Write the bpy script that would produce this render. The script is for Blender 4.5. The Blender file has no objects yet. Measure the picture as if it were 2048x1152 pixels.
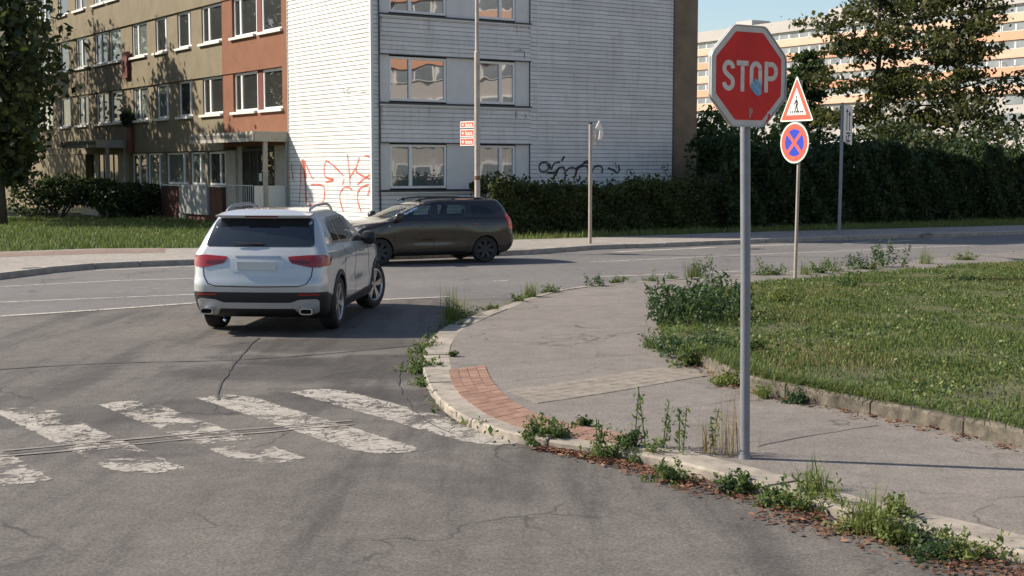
import bpy, bmesh, math, random
import numpy as np
from mathutils import Vector, Matrix
from mathutils.bvhtree import BVHTree
R = math.radians
rng = np.random.default_rng(7)
random.seed(7)
scene = bpy.context.scene
COL = scene.collection

# ------------------------------------------------------------------ camera
F = 2750.0; HZ = 338.0; CAM_H = 2.2
PITCH = math.atan((576 - HZ) / F)
cam_d = bpy.data.cameras.new('camera'); cam = bpy.data.objects.new('camera', cam_d); COL.objects.link(cam)
cam_d.sensor_width = 36; cam_d.lens = F / 2048 * 36
cam_d.clip_start = 0.1; cam_d.clip_end = 3000
cam.location = (0, 0, CAM_H); cam.rotation_euler = (math.pi / 2 - PITCH, 0, 0)
scene.camera = cam
# ------------------------------------------------------------------ world, sun, exposure
SUN_EL = R(37); SUN_V = Vector((-0.982, 0.19, 0)).normalized()
world = bpy.data.worlds.new("World"); scene.world = world; world.use_nodes = True
wn = world.node_tree.nodes; wl = world.node_tree.links
sky = wn.new('ShaderNodeTexSky'); sky.sky_type = 'NISHITA'; sky.sun_disc = False
sky.sun_elevation = SUN_EL; sky.sun_rotation = math.atan2(SUN_V.x, SUN_V.y) % (2 * math.pi)
sky.air_density = 1.0; sky.dust_density = 0.8; sky.ozone_density = 1.0
bg = wn['Background']; bg.inputs[1].default_value = 0.088
wl.new(sky.outputs[0], bg.inputs[0])
sun_d = bpy.data.lights.new('sun', 'SUN'); sun_d.energy = 4.7; sun_d.angle = R(0.5); sun_d.color = (1, .9, .765)
sun = bpy.data.objects.new('sun', sun_d); COL.objects.link(sun)
sv = Vector((SUN_V.x * math.cos(SUN_EL), SUN_V.y * math.cos(SUN_EL), math.sin(SUN_EL)))
sun.rotation_euler = (-sv).to_track_quat('-Z', 'Y').to_euler(); sun.location = sv * 80
scene.view_settings.view_transform = 'Standard'; scene.view_settings.look = 'None'
scene.view_settings.exposure = 0.84; scene.view_settings.gamma = 1

# ------------------------------------------------------------------ helpers
FWD = Vector((0, math.cos(PITCH), -math.sin(PITCH))); UPV = Vector((0, math.sin(PITCH), math.cos(PITCH)))
def ray(px, py): return FWD + Vector((1, 0, 0)) * ((px - 1024) / F) + UPV * ((576 - py) / F)
def gp(px, py, z=0.0):
    d = ray(px, py); t = (z - CAM_H) / d.z
    return Vector((d.x * t, d.y * t, z))
def at_depth(px, py, Y):
    d = ray(px, py); t = Y / d.y
    return Vector((d.x * t, Y, CAM_H + d.z * t))
def tag(o, label=None, cat=None, group=None, kind=None):
    if label: o['label'] = label
    if cat: o['category'] = cat
    if group: o['group'] = group
    if kind: o['kind'] = kind
    return o
def empty(name, loc=(0, 0, 0), rz=0.0):
    o = bpy.data.objects.new(name, None); COL.objects.link(o); o.location = loc; o.rotation_euler = (0, 0, rz)
    o.empty_display_size = .2
    return o
def copy_tree(o, parent=None):
    c = o.copy(); COL.objects.link(c)
    if parent: c.parent = parent
    for ch in list(o.children): copy_tree(ch, c)
    return c
class MB:
    def __init__(s): s.v = []; s.f = []; s.m = []
    def add(s, vs, fs, m=0):
        b = len(s.v); s.v += [tuple(v) for v in vs]
        for f in fs: s.f.append(tuple(i + b for i in f)); s.m.append(m)
        return s
    def box(s, x0, x1, y0, y1, z0, z1, m=0):
        return s.add([(x0, y0, z0), (x1, y0, z0), (x1, y1, z0), (x0, y1, z0), (x0, y0, z1), (x1, y0, z1), (x1, y1, z1), (x0, y1, z1)],
              [(0, 3, 2, 1), (4, 5, 6, 7), (0, 1, 5, 4), (1, 2, 6, 5), (2, 3, 7, 6), (3, 0, 4, 7)], m)
    def tube(s, pts, rad, n=8, m=0, caps=True):
        pts = [Vector(p) for p in pts]
        if not hasattr(rad, '__len__'): rad = [rad] * len(pts)
        rings = []
        for i, p in enumerate(pts):
            t = (pts[min(i + 1, len(pts) - 1)] - pts[max(i - 1, 0)]).normalized()
            a = t.cross(Vector((0, 0, 1)) if abs(t.z) < .9 else Vector((1, 0, 0))).normalized(); b = t.cross(a)
            rings.append([p + (a * math.cos(2 * math.pi * k / n) + b * math.sin(2 * math.pi * k / n)) * rad[i] for k in range(n)])
        vs = [v for r in rings for v in r]; fs = []
        for i in range(len(pts) - 1):
            for k in range(n):
                a0 = i * n + k; a1 = i * n + (k + 1) % n
                fs.append((a0, a1, a1 + n, a0 + n))
        if caps:
            fs.append(tuple(range(n - 1, -1, -1))); fs.append(tuple((len(pts) - 1) * n + k for k in range(n)))
        return s.add(vs, fs, m)
    def prism(s, poly, fn0, fn1, m=0):
        """poly of 2-D points; fn0/fn1 map (a,b) to back and front 3-D points"""
        n = len(poly); vs = [fn0(*p) for p in poly] + [fn1(*p) for p in poly]
        fs = [tuple(range(n - 1, -1, -1)), tuple(range(n, 2 * n))] + [(i, (i + 1) % n, n + (i + 1) % n, n + i) for i in range(n)]
        return s.add(vs, fs, m)
    def build(s, name, mats, parent=None, smooth=False, loc=None, sharp=None):
        me = bpy.data.meshes.new(name); me.from_pydata(s.v, [], s.f)
        mats = mats if isinstance(mats, (list, tuple)) else [mats]
        for m in mats: me.materials.append(m)
        if len(mats) > 1: me.polygons.foreach_set('material_index', s.m)
        bm = bmesh.new(); bm.from_mesh(me); bmesh.ops.recalc_face_normals(bm, faces=bm.faces); bm.to_mesh(me); bm.free()
        if smooth:
            me.polygons.foreach_set('use_smooth', [True] * len(me.polygons))
            if sharp: me.set_sharp_from_angle(angle=R(sharp))
        me.update()
        o = bpy.data.objects.new(name, me); COL.objects.link(o)
        if parent: o.parent = parent
        if loc is not None: o.location = loc
        return o
def npmesh(name, verts, nper, mat, parent=None):
    """many small separate faces of nper corners each"""
    verts = np.asarray(verts, dtype=np.float32).reshape(-1, 3); nv = len(verts); nf = nv // nper
    me = bpy.data.meshes.new(name)
    me.vertices.add(nv); me.vertices.foreach_set('co', verts.ravel())
    me.loops.add(nv); me.loops.foreach_set('vertex_index', np.arange(nv, dtype=np.int32))
    me.polygons.add(nf); me.polygons.foreach_set('loop_start', np.arange(0, nv, nper, dtype=np.int32))
    me.update(calc_edges=True); me.validate()
    me.materials.append(mat)
    o = bpy.data.objects.new(name, me); COL.objects.link(o)
    if parent: o.parent = parent
    return o
def flat_sheet(name, pts, mat, kind='structure', z=None):
    bm = bmesh.new()
    vs = [bm.verts.new((p[0], p[1], p[2] if z is None else z)) for p in pts]
    f = bm.faces.new(vs); f.normal_update()
    if f.normal.z < 0: f.normal_flip()
    bmesh.ops.triangulate(bm, faces=[f], ngon_method='EAR_CLIP')
    me = bpy.data.meshes.new(name); bm.to_mesh(me); bm.free(); me.materials.append(mat)
    o = bpy.data.objects.new(name, me); COL.objects.link(o)
    if kind: o['kind'] = kind
    return o
def offset_path(pts, d):
    """offset a path (xy) sideways: positive is to the left of travel"""
    out = []
    for i, p in enumerate(pts):
        a = Vector(pts[max(i - 1, 0)][:2]); b = Vector(pts[min(i + 1, len(pts) - 1)][:2]); t = (b - a).normalized()
        n = Vector((-t.y, t.x)); out.append(Vector((p[0] + n.x * d, p[1] + n.y * d, p[2])))
    return out
def smooth_path(pts, step=.25):
    """Catmull-Rom resample"""
    P = [Vector(p) for p in pts]; out = []
    for i in range(len(P) - 1):
        p0 = P[max(i - 1, 0)]; p1 = P[i]; p2 = P[i + 1]; p3 = P[min(i + 2, len(P) - 1)]
        n = max(1, int((p2 - p1).length / step))
        for k in range(n):
            t = k / n
            out.append(.5 * ((2 * p1) + (p2 - p0) * t + (2 * p0 - 5 * p1 + 4 * p2 - p3) * t * t + (3 * p1 - p0 - 3 * p2 + p3) * t ** 3))
    out.append(P[-1]); return out
def in_poly(x, y, poly):
    inside = np.zeros(len(x), bool); n = len(poly)
    for i in range(n):
        x0, y0 = poly[i][0], poly[i][1]; x1, y1 = poly[(i + 1) % n][0], poly[(i + 1) % n][1]
        c = ((y0 > y) != (y1 > y)) & (x < (x1 - x0) * (y - y0) / ((y1 - y0) if y1 != y0 else 1e-9) + x0)
        inside ^= c
    return inside

# ------------------------------------------------------------------ materials
def new_mat(name):
    m = bpy.data.materials.new(name); m.use_nodes = True
    nt = m.node_tree; return m, nt, nt.nodes['Principled BSDF']
def tex_coord(nt, scale=None, obj=False):
    if obj:
        c = nt.nodes.new('ShaderNodeTexCoord').outputs['Object']
    else:
        c = nt.nodes.new('ShaderNodeNewGeometry').outputs['Position']
    if scale is not None:
        mp = nt.nodes.new('ShaderNodeMapping'); mp.inputs['Scale'].default_value = scale
        nt.links.new(c, mp.inputs['Vector']); c = mp.outputs[0]
    return c
def noise(nt, coord, scale, detail=4, rough=.6):
    n = nt.nodes.new('ShaderNodeTexNoise'); n.inputs['Scale'].default_value = scale
    n.inputs['Detail'].default_value = detail; n.inputs['Roughness'].default_value = rough
    nt.links.new(coord, n.inputs['Vector']); return n.outputs[0]
def ramp(nt, fac, stops):
    r = nt.nodes.new('ShaderNodeValToRGB'); e = r.color_ramp.elements
    e[0].position, e[0].color = stops[0][0], (*stops[0][1], 1); e[1].position, e[1].color = stops[-1][0], (*stops[-1][1], 1)
    for p, c in stops[1:-1]:
        x = e.new(p); x.color = (*c, 1)
    nt.links.new(fac, r.inputs[0]); return r.outputs[0]
def mix(nt, a, b, fac, mode='MIX'):
    m = nt.nodes.new('ShaderNodeMix'); m.data_type = 'RGBA'; m.blend_type = mode
    for s, v in ((m.inputs[6], a), (m.inputs[7], b)):
        if isinstance(v, tuple): s.default_value = (*v, 1)
        else: nt.links.new(v, s)
    if isinstance(fac, (int, float)): m.inputs[0].default_value = fac
    else: nt.links.new(fac, m.inputs[0])
    return m.outputs[2]
def step(nt, v, lo, hi):
    r = nt.nodes.new('ShaderNodeMapRange'); r.inputs[1].default_value = lo; r.inputs[2].default_value = hi
    nt.links.new(v, r.inputs[0]); return r.outputs[0]
def bump(nt, b, h, strength=.3, dist=.01):
    n = nt.nodes.new('ShaderNodeBump'); n.inputs['Strength'].default_value = strength; n.inputs['Distance'].default_value = dist
    nt.links.new(h, n.inputs['Height']); nt.links.new(n.outputs[0], b.inputs['Normal'])
def plain(name, col, rough=.6, metal=0.0, spec=.5, coat=0.0, var=0.12, scale=3.0, obj=True, bstr=0.0, bscale=60):
    m, nt, b = new_mat(name)
    c = tex_coord(nt, obj=obj); n = noise(nt, c, scale, 5)
    c2 = tuple(x * (1 - var) for x in col); c1 = tuple(min(1, x * (1 + var)) for x in col)
    nt.links.new(ramp(nt, n, [(.3, c2), (.7, c1)]), b.inputs['Base Color'])
    b.inputs['Roughness'].default_value = rough; b.inputs['Metallic'].default_value = metal
    b.inputs['Specular IOR Level'].default_value = spec; b.inputs['Coat Weight'].default_value = coat
    b.inputs['Coat Roughness'].default_value = .05
    if bstr: bump(nt, b, noise(nt, c, bscale, 3), bstr, .01)
    return m
def asphalt(name, dark, light, patch=None, grain=55):
    m, nt, b = new_mat(name); c = tex_coord(nt)
    big = noise(nt, c, .35, 5, .65); fine = noise(nt, c, grain, 4, .8); mid = noise(nt, c, 4.0, 6, .7)
    base = ramp(nt, big, [(.3, dark), (.7, light)])
    base = mix(nt, base, ramp(nt, mid, [(.3, (.75, .75, .75)), (.7, (1.15, 1.15, 1.15))]), .8, 'MULTIPLY')
    base = mix(nt, base, ramp(nt, fine, [(.26, (.3, .3, .3)), (.5, (1, 1, 1)), (.76, (2.0, 1.92, 1.82))]), .9, 'MULTIPLY')
    v = nt.nodes.new('ShaderNodeTexVoronoi'); v.feature = 'DISTANCE_TO_EDGE'; v.inputs['Scale'].default_value = .55
    nz = nt.nodes.new('ShaderNodeTexNoise'); nz.inputs['Scale'].default_value = 1.3; nz.inputs['Detail'].default_value = 7; nt.links.new(c, nz.inputs['Vector'])
    vm = nt.nodes.new('ShaderNodeVectorMath'); vm.operation = 'MULTIPLY_ADD'; vm.inputs[1].default_value = (.9, .9, .9); nt.links.new(nz.outputs[1], vm.inputs[0]); nt.links.new(c, vm.inputs[2]); nt.links.new(vm.outputs[0], v.inputs['Vector'])
    ck = step(nt, v.outputs[0], .002, .011); ckm = step(nt, noise(nt, c, .45, 3), .5, .58)
    mxn = nt.nodes.new('ShaderNodeMath'); mxn.operation = 'MULTIPLY'; sb_ = nt.nodes.new('ShaderNodeMath'); sb_.operation = 'SUBTRACT'; sb_.inputs[0].default_value = 1; nt.links.new(ck, sb_.inputs[1])
    nt.links.new(sb_.outputs[0], mxn.inputs[0]); nt.links.new(ckm, mxn.inputs[1])
    base = mix(nt, base, (.5, .5, .5), mxn.outputs[0], 'MULTIPLY')
    if patch:
        base = mix(nt, base, patch(nt, c), .85, 'MULTIPLY')
    nt.links.new(base, b.inputs['Base Color']); b.inputs['Roughness'].default_value = .86; b.inputs['Specular IOR Level'].default_value = .3
    bump(nt, b, fine, .35, .006)
    return m
def blot(nt, c, cx, cy, rx, ry, rot, edge=.5):
    """soft-edged patch with its own irregular outline: 1 inside, 0 outside"""
    mp = nt.nodes.new('ShaderNodeMapping'); mp.vector_type = 'TEXTURE'
    mp.inputs['Location'].default_value = (cx, cy, 0); mp.inputs['Rotation'].default_value = (0, 0, rot); mp.inputs['Scale'].default_value = (rx, ry, 1e6)
    nt.links.new(c, mp.inputs['Vector'])
    ln = nt.nodes.new('ShaderNodeVectorMath'); ln.operation = 'LENGTH'; nt.links.new(mp.outputs[0], ln.inputs[0])
    n = noise(nt, c, 1.6, 6, .65)
    ad = nt.nodes.new('ShaderNodeMath'); ad.operation = 'MULTIPLY_ADD'; ad.inputs[1].default_value = 1.5; nt.links.new(n, ad.inputs[0]); nt.links.new(ln.outputs[1], ad.inputs[2])
    return step(nt, ad.outputs[0], 1.75 + edge * .3, 1.75 - edge * .3)
def streaks_and_shade(nt, c):
    # worn streaks along the direction of travel, dark stains, and tree shade painted into the colour
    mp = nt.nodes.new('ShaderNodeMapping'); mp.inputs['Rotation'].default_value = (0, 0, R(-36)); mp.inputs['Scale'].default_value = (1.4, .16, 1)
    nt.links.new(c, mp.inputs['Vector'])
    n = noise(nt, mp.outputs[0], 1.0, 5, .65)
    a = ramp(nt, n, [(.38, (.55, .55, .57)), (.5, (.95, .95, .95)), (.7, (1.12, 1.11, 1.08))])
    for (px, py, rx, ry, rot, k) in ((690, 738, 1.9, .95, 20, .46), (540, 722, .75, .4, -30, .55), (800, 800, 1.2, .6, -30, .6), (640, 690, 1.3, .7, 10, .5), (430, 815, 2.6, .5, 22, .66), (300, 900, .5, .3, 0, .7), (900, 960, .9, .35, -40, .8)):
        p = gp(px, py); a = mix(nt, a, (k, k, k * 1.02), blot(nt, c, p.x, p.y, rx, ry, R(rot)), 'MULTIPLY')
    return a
M = {}
M['road'] = asphalt('main_road_asphalt', (.115, .11, .108), (.155, .147, .142), None, 30)
M['side'] = asphalt('side_road_asphalt', (.092, .083, .076), (.135, .123, .112), streaks_and_shade, 48)
M['pave'] = asphalt('pavement_asphalt', (.152, .136, .123), (.188, .169, .153), None, 60)
M['farpave'] = asphalt('far_pavement_asphalt', (.23, .21, .19), (.29, .265, .235), None, 30)
M['redpave'] = asphalt('red_far_paving', (.17, .12, .1), (.23, .17, .14), None, 30)
M['kerb'] = plain('kerb_granite', (.245, .215, .178), .9, var=.4, scale=5, obj=False, bstr=.4, bscale=70)
M['farkerb'] = plain('far_kerb_concrete', (.3, .27, .23), .9, var=.25, scale=5, obj=False, bstr=.3)
M['oldkerb'] = plain('old_mossy_concrete', (.098, .084, .064), .95, var=.65, scale=7, obj=False, bstr=.7, bscale=35)
M['soil'] = plain('dry_soil', (.1, .085, .05), .95, var=.4, scale=6, obj=False, bstr=.6)
M['seam'] = plain('tar_seam', (.05, .046, .043), .7, obj=False)
def ground_mat():
    m, nt, b = new_mat('lawn_soil'); c = tex_coord(nt)
    n = noise(nt, c, .5, 6); n2 = noise(nt, c, 12, 5)
    a = ramp(nt, n, [(.35, (.04, .062, .016)), (.65, (.085, .09, .032))])
    nt.links.new(mix(nt, a, ramp(nt, n2, [(.3, (.6, .6, .6)), (.7, (1.3, 1.3, 1.2))]), .9, 'MULTIPLY'), b.inputs['Base Color'])
    b.inputs['Roughness'].default_value = .95; bump(nt, b, n2, .6, .05); return m
M['lawn'] = ground_mat()
def worn_paint(name, thr, seed, base_col=(.098, .088, .078), paint=(.39, .36, .32), edge=.03, cr=True):
    m, nt, b = new_mat(name); c = tex_coord(nt)
    mp = nt.nodes.new('ShaderNodeMapping'); mp.inputs['Location'].default_value = (seed * 3.1, seed * 1.7, 0); nt.links.new(c, mp.inputs['Vector']); c2 = mp.outputs[0]
    n1 = noise(nt, c2, 1.8, 9, .75)
    def math_(op, a, b_):
        q = nt.nodes.new('ShaderNodeMath'); q.operation = op
        for s_, v in ((q.inputs[0], a), (q.inputs[1], b_)):
            if isinstance(v, (int, float)): s_.default_value = v
            else: nt.links.new(v, s_)
        return q.outputs[0]
    v = nt.nodes.new('ShaderNodeTexVoronoi'); v.feature = 'DISTANCE_TO_EDGE'; v.inputs['Scale'].default_value = 6
    nz = nt.nodes.new('ShaderNodeTexNoise'); nz.inputs['Scale'].default_value = 5; nz.inputs['Detail'].default_value = 5; nt.links.new(c2, nz.inputs['Vector'])
    vm = nt.nodes.new('ShaderNodeVectorMath'); vm.operation = 'MULTIPLY_ADD'; vm.inputs[1].default_value = (.35, .35, .35)
    nt.links.new(nz.outputs[1], vm.inputs[0]); nt.links.new(c2, vm.inputs[2]); nt.links.new(vm.outputs[0], v.inputs['Vector'])
    crack = step(nt, v.outputs[0], .015, .06)
    mask = step(nt, n1, thr - .025, thr + .025)
    n3 = step(nt, noise(nt, c2, 1.1, 3), .46, .6)
    mask = math_('MULTIPLY', mask, math_('MAXIMUM', crack, n3))
    uv = nt.nodes.new('ShaderNodeUVMap'); sp = nt.nodes.new('ShaderNodeSeparateXYZ'); nt.links.new(uv.outputs[0], sp.inputs[0])
    # uv holds the distance in metres from the nearest stripe edge: ragged chipped border
    ed = math_('ADD', sp.outputs[0], math_('MULTIPLY', math_('SUBTRACT', noise(nt, c2, 9, 6, .75), .5), edge * 4.5))
    mask = math_('MULTIPLY', mask, step(nt, ed, edge * .8, edge * 1.1))
    fine = noise(nt, c, 48, 4, .8); fine2 = step(nt, noise(nt, c2, 30, 4, .8), .34, .42)
    mask = math_('MULTIPLY', mask, fine2)
    pc = mix(nt, paint, ramp(nt, noise(nt, c2, 4, 7, .75), [(.3, (.6, .58, .56)), (.7, (1.08, 1.08, 1.08))]), 1, 'MULTIPLY')
    nt.links.new(pc, b.inputs['Base Color']); b.inputs['Roughness'].default_value = .8
    bump(nt, b, fine, .3, .005)
    # where the paint has worn away the road below shows
    tr = nt.nodes.new('ShaderNodeBsdfTransparent'); ms = nt.nodes.new('ShaderNodeMixShader'); out = nt.nodes['Material Output']
    nt.links.new(math_('MULTIPLY', mask, .93), ms.inputs[0]); nt.links.new(tr.outputs[0], ms.inputs[1]); nt.links.new(b.outputs[0], ms.inputs[2]); nt.links.new(ms.outputs[0], out.inputs[0])
    return m
def edge_uv(o, f):
    me = o.data; uv = me.uv_layers.new(name='UVMap'); co = [f(v.co) for v in me.vertices]
    for l in me.loops: uv.data[l.index].uv = (co[l.vertex_index], 0)
M['line'] = worn_paint('worn_line_paint', .38, 9, (.13, .125, .12), (.5, .465, .42), .004)
def brick_mat(name, c1, c2, mortar, scale, bw=.5, rh=.25, rotmap=None, obj=True, msize=.02):
    m, nt, b = new_mat(name); c = tex_coord(nt, obj=obj)
    if rotmap is not None:
        mp = nt.nodes.new('ShaderNodeMapping'); mp.inputs['Rotation'].default_value = rotmap; nt.links.new(c, mp.inputs['Vector']); c = mp.outputs[0]
    t = nt.nodes.new('ShaderNodeTexBrick'); t.inputs['Color1'].default_value = (*c1, 1); t.inputs['Color2'].default_value = (*c2, 1)
    t.inputs['Mortar'].default_value = (*mortar, 1); t.inputs['Scale'].default_value = scale; t.inputs['Brick Width'].default_value = bw; t.inputs['Row Height'].default_value = rh
    t.inputs['Mortar Size'].default_value = msize
    nt.links.new(c, t.inputs['Vector']); n = noise(nt, c, 9, 5)
    nt.links.new(mix(nt, t.outputs[0], ramp(nt, n, [(.3, (.6, .6, .6)), (.7, (1.25, 1.2, 1.2))]), .8, 'MULTIPLY'), b.inputs['Base Color'])
    b.inputs['Roughness'].default_value = .9; return m
def leaf_mat(name, cols, trans=.35, rough=.55):
    m, nt, b = new_mat(name)
    g = nt.nodes.new('ShaderNodeNewGeometry'); rnd = g.outputs['Random Per Island']
    n = noise(nt, g.outputs['Position'], 1.1, 3)
    mt = nt.nodes.new('ShaderNodeMath'); mt.operation = 'MULTIPLY_ADD'; mt.inputs[1].default_value = .55; nt.links.new(rnd, mt.inputs[0])
    m2 = nt.nodes.new('ShaderNodeMath'); m2.operation = 'MULTIPLY'; m2.inputs[1].default_value = .45; nt.links.new(n, m2.inputs[0]); nt.links.new(m2.outputs[0], mt.inputs[2])
    k = len(cols); col = ramp(nt, mt.outputs[0], [(.1 + .8 * i / (k - 1), c) for i, c in enumerate(cols)])
    nt.links.new(col, b.inputs['Base Color']); b.inputs['Roughness'].default_value = rough; b.inputs['Specular IOR Level'].default_value = .35
    tr = nt.nodes.new('ShaderNodeBsdfTranslucent'); nt.links.new(mix(nt, col, (1.0, 1.1, .45), .4, 'MULTIPLY'), tr.inputs[0])
    ms = nt.nodes.new('ShaderNodeMixShader'); ms.inputs[0].default_value = trans
    out = nt.nodes['Material Output']; nt.links.new(b.outputs[0], ms.inputs[1]); nt.links.new(tr.outputs[0], ms.inputs[2]); nt.links.new(ms.outputs[0], out.inputs[0])
    return m
M['leaf_hedge'] = leaf_mat('hedge_leaves', [(.02, .034, .012), (.045, .07, .022), (.1, .12, .036), (.14, .11, .045)], .45)
M['leaf_tall'] = leaf_mat('tall_hedge_leaves', [(.018, .034, .016), (.04, .068, .026), (.08, .115, .04)], .45)
M['leaf_shrub'] = leaf_mat('shrub_leaves', [(.04, .07, .02), (.08, .13, .035), (.12, .16, .05)], .45)
M['leaf_tree'] = leaf_mat('tree_leaves', [(.02, .035, .012), (.045, .065, .022), (.1, .105, .035)])
M['leaf_olive'] = leaf_mat('larch_leaves', [(.02, .034, .013), (.06, .07, .024), (.15, .14, .045)], .45)
M['weed'] = leaf_mat('weed_leaves', [(.03, .06, .016), (.075, .125, .035), (.13, .17, .06), (.19, .17, .08)], .45)
M['weed_dark'] = leaf_mat('dark_weed_leaves', [(.022, .05, .02), (.05, .09, .036), (.095, .14, .06)], .45)
M['weed_light'] = leaf_mat('light_weed_leaves', [(.08, .12, .03), (.15, .19, .05), (.22, .22, .08)])
M['grass'] = leaf_mat('grass_blades', [(.045, .075, .02), (.085, .135, .035), (.135, .17, .052), (.23, .2, .09)])
M['dry'] = leaf_mat('dry_grass_blades', [(.2, .14, .06), (.3, .22, .11), (.14, .13, .05)])
M['flower'] = plain('pink_petals', (.5, .12, .18), .6)
M['litter'] = leaf_mat('dead_leaves', [(.045, .02, .012), (.12, .05, .028), (.19, .09, .05), (.3, .19, .12)], .1, .8)
M['bark'] = plain('bark', (.06, .048, .036), .95, var=.4, scale=8, bstr=.6, bscale=20)
M['stem'] = plain('green_stem', (.09, .11, .04), .8)
# --- building
M['stucco_olive'] = plain('olive_stucco', (.19, .157, .1), .95, var=.16, scale=1.2, bstr=.3, bscale=40)
M['stucco_orange'] = plain('orange_brown_stucco', (.2, .084, .045), .95, var=.12, scale=1.5, bstr=.3, bscale=40)
M['stucco_brown'] = plain('brown_gable_stucco', (.2, .15, .1), .95, var=.2, scale=1.2, bstr=.3, bscale=30)
def siding_mat():
    m, nt, b = new_mat('painted_lap_siding'); c = tex_coord(nt, obj=True)
    g = nt.nodes.new('ShaderNodeNewGeometry')
    a = ramp(nt, g.outputs['Random Per Island'], [(0, (.6, .588, .56)), (1, (.69, .675, .645))])
    n = noise(nt, c, .8, 6, .7)
    st = tex_coord(nt, (3, 3, .35), obj=True); n2 = noise(nt, st, 1.5, 5, .7)
    a = mix(nt, a, ramp(nt, n, [(.3, (.84, .84, .83)), (.65, (1.03, 1.03, 1.03))]), 1, 'MULTIPLY')
    a = mix(nt, a, ramp(nt, n2, [(.28, (.8, .78, .74)), (.5, (1, 1, 1))]), .8, 'MULTIPLY')
    nt.links.new(a, b.inputs['Base Color']); b.inputs['Roughness'].default_value = .6; return m
M['siding'] = siding_mat()
M['panel'] = plain('window_band_panel', (.6, .6, .58), .6, var=.06, scale=2)
M['frame'] = plain('white_window_frame', (.72, .71, .69), .4, var=.05)
M['darkline'] = plain('dark_flashing', (.05, .05, .05), .6)
M['redpier'] = plain('dark_red_panel', (.13, .03, .022), .7)
M['sill'] = plain('white_sill', (.68, .65, .6), .6, var=.15, scale=5)
def glass_mat(name, inner, refl=.3, curtain=None):
    m, nt, b = new_mat(name); c = tex_coord(nt, obj=True)
    if curtain:
        w = tex_coord(nt, (14, 14, .4), obj=True); n = noise(nt, w, 1.0, 3)
        col = ramp(nt, n, [(.35, inner), (.65, curtain)])
    else:
        n = noise(nt, c, .9, 3); col = ramp(nt, n, [(.35, inner), (.7, tuple(x * 1.8 for x in inner))])
    nt.links.new(col, b.inputs['Base Color']); b.inputs['Roughness'].default_value = .5; b.inputs['Specular IOR Level'].default_value = .2
    gl = nt.nodes.new('ShaderNodeBsdfGlossy'); gl.inputs['Roughness'].default_value = .01
    # panes are never perfectly flat
    bp = nt.nodes.new('ShaderNodeBump'); bp.inputs['Strength'].default_value = .04; bp.inputs['Distance'].default_value = .05
    nt.links.new(noise(nt, c, 1.3, 1), bp.inputs['Height']); nt.links.new(bp.outputs[0], gl.inputs['Normal'])
    ly = nt.nodes.new('ShaderNodeFresnel'); ly.inputs[0].default_value = 1.5
    ad = nt.nodes.new('ShaderNodeMath'); ad.operation = 'MULTIPLY_ADD'; ad.inputs[1].default_value = 1.0; ad.inputs[2].default_value = refl - .04
    nt.links.new(ly.outputs[0], ad.inputs[0])
    ms = nt.nodes.new('ShaderNodeMixShader'); nt.links.new(ad.outputs[0], ms.inputs[0])
    out = nt.nodes['Material Output']; nt.links.new(b.outputs[0], ms.inputs[1]); nt.links.new(gl.outputs[0], ms.inputs[2]); nt.links.new(ms.outputs[0], out.inputs[0])
    return m
M['glass_dark'] = glass_mat('dark_window_glass', (.012, .013, .012), .07)
M['glass_curtain'] = glass_mat('curtained_window_glass', (.06, .075, .06), .08, (.16, .18, .16))
M['glass_refl'] = glass_mat('reflecting_window_glass', (.03, .035, .04), .34)
M['glass_teal'] = glass_mat('blind_window_glass', (.06, .08, .08), .2, (.11, .135, .13))
M['brick'] = brick_mat('dark_red_brick', (.14, .05, .03), (.09, .035, .025), (.08, .065, .055), 4.0, .5, .25, (0, R(90), R(90)))
M['cabinet'] = plain('grey_cabinet_paint', (.33, .34, .33), .6, var=.06)
M['concrete'] = plain('pale_concrete', (.36, .33, .28), .9, var=.15, scale=2.5, bstr=.2)
M['graf_red'] = plain('red_spray_paint', (.62, .1, .07), .6, var=.3, scale=5)
M['graf_black'] = plain('black_spray_paint', (.035, .04, .06), .6)
M['graf_grey'] = plain('faded_grey_spray', (.33, .34, .36), .6)
M['steel'] = plain('galvanised_steel', (.2, .205, .225), .5, .3, var=.12, scale=6)
M['tanpole'] = plain('sunlit_pole_paint', (.36, .3, .25), .6, .2, var=.15, scale=4)  # tan tone has warm sunlight painted into it
M['lamppole'] = plain('lamp_post_paint', (.42, .36, .31), .6, .1, var=.2, scale=3)
M['black'] = plain('black_plastic', (.012, .012, .013), .55)
M['rubber'] = plain('tyre_rubber', (.018, .017, .017), .8, bstr=.2, bscale=50)

# ------------------------------------------------------------------ ground
NEAR_KERB = [(2110, 1118), (1856, 1054), (1761, 1035), (1672, 1011), (1535, 971), (1400, 934), (1300, 909), (1180, 890), (1095, 878), (1000, 858), (930, 832), (885, 802), (858, 768),
             (846, 735), (848, 700), (862, 674), (890, 652), (930, 636), (985, 618), (1050, 597), (1110, 581), (1180, 571), (1260, 564), (1380, 556), (1480, 549), (1600, 540), (1720, 530), (1857, 518), (2110, 498)]
PZ = .085
kp = smooth_path([gp(x, y, PZ) for x, y in NEAR_KERB], .12)
kp2 = smooth_path(kp, .2)
FAR_KERB = [(-80, 556), (60, 538), (190, 527), (400, 519), (760, 510), (1060, 500), (1180, 491), (1330, 486), (1480, 480), (1650, 474), (1857, 467), (2130, 459)]
def extend(P, a, b):
    d0 = (P[0] - P[2]).normalized(); d1 = (P[-1] - P[-3]).normalized()
    return [P[0] + d0 * a] + P + [P[-1] + d1 * b]
fk = smooth_path(extend([gp(x, y, .12) for x, y in FAR_KERB], 28, 60), 1.0)
FAR_BACK = [(-80, 506), (190, 497), (400, 496), (700, 490), (1040, 479), (1180, 475), (1480, 464.5), (1857, 455), (2130, 448)]
fb = extend([gp(x, y, .12) for x, y in FAR_BACK], 28, 60)
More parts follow.
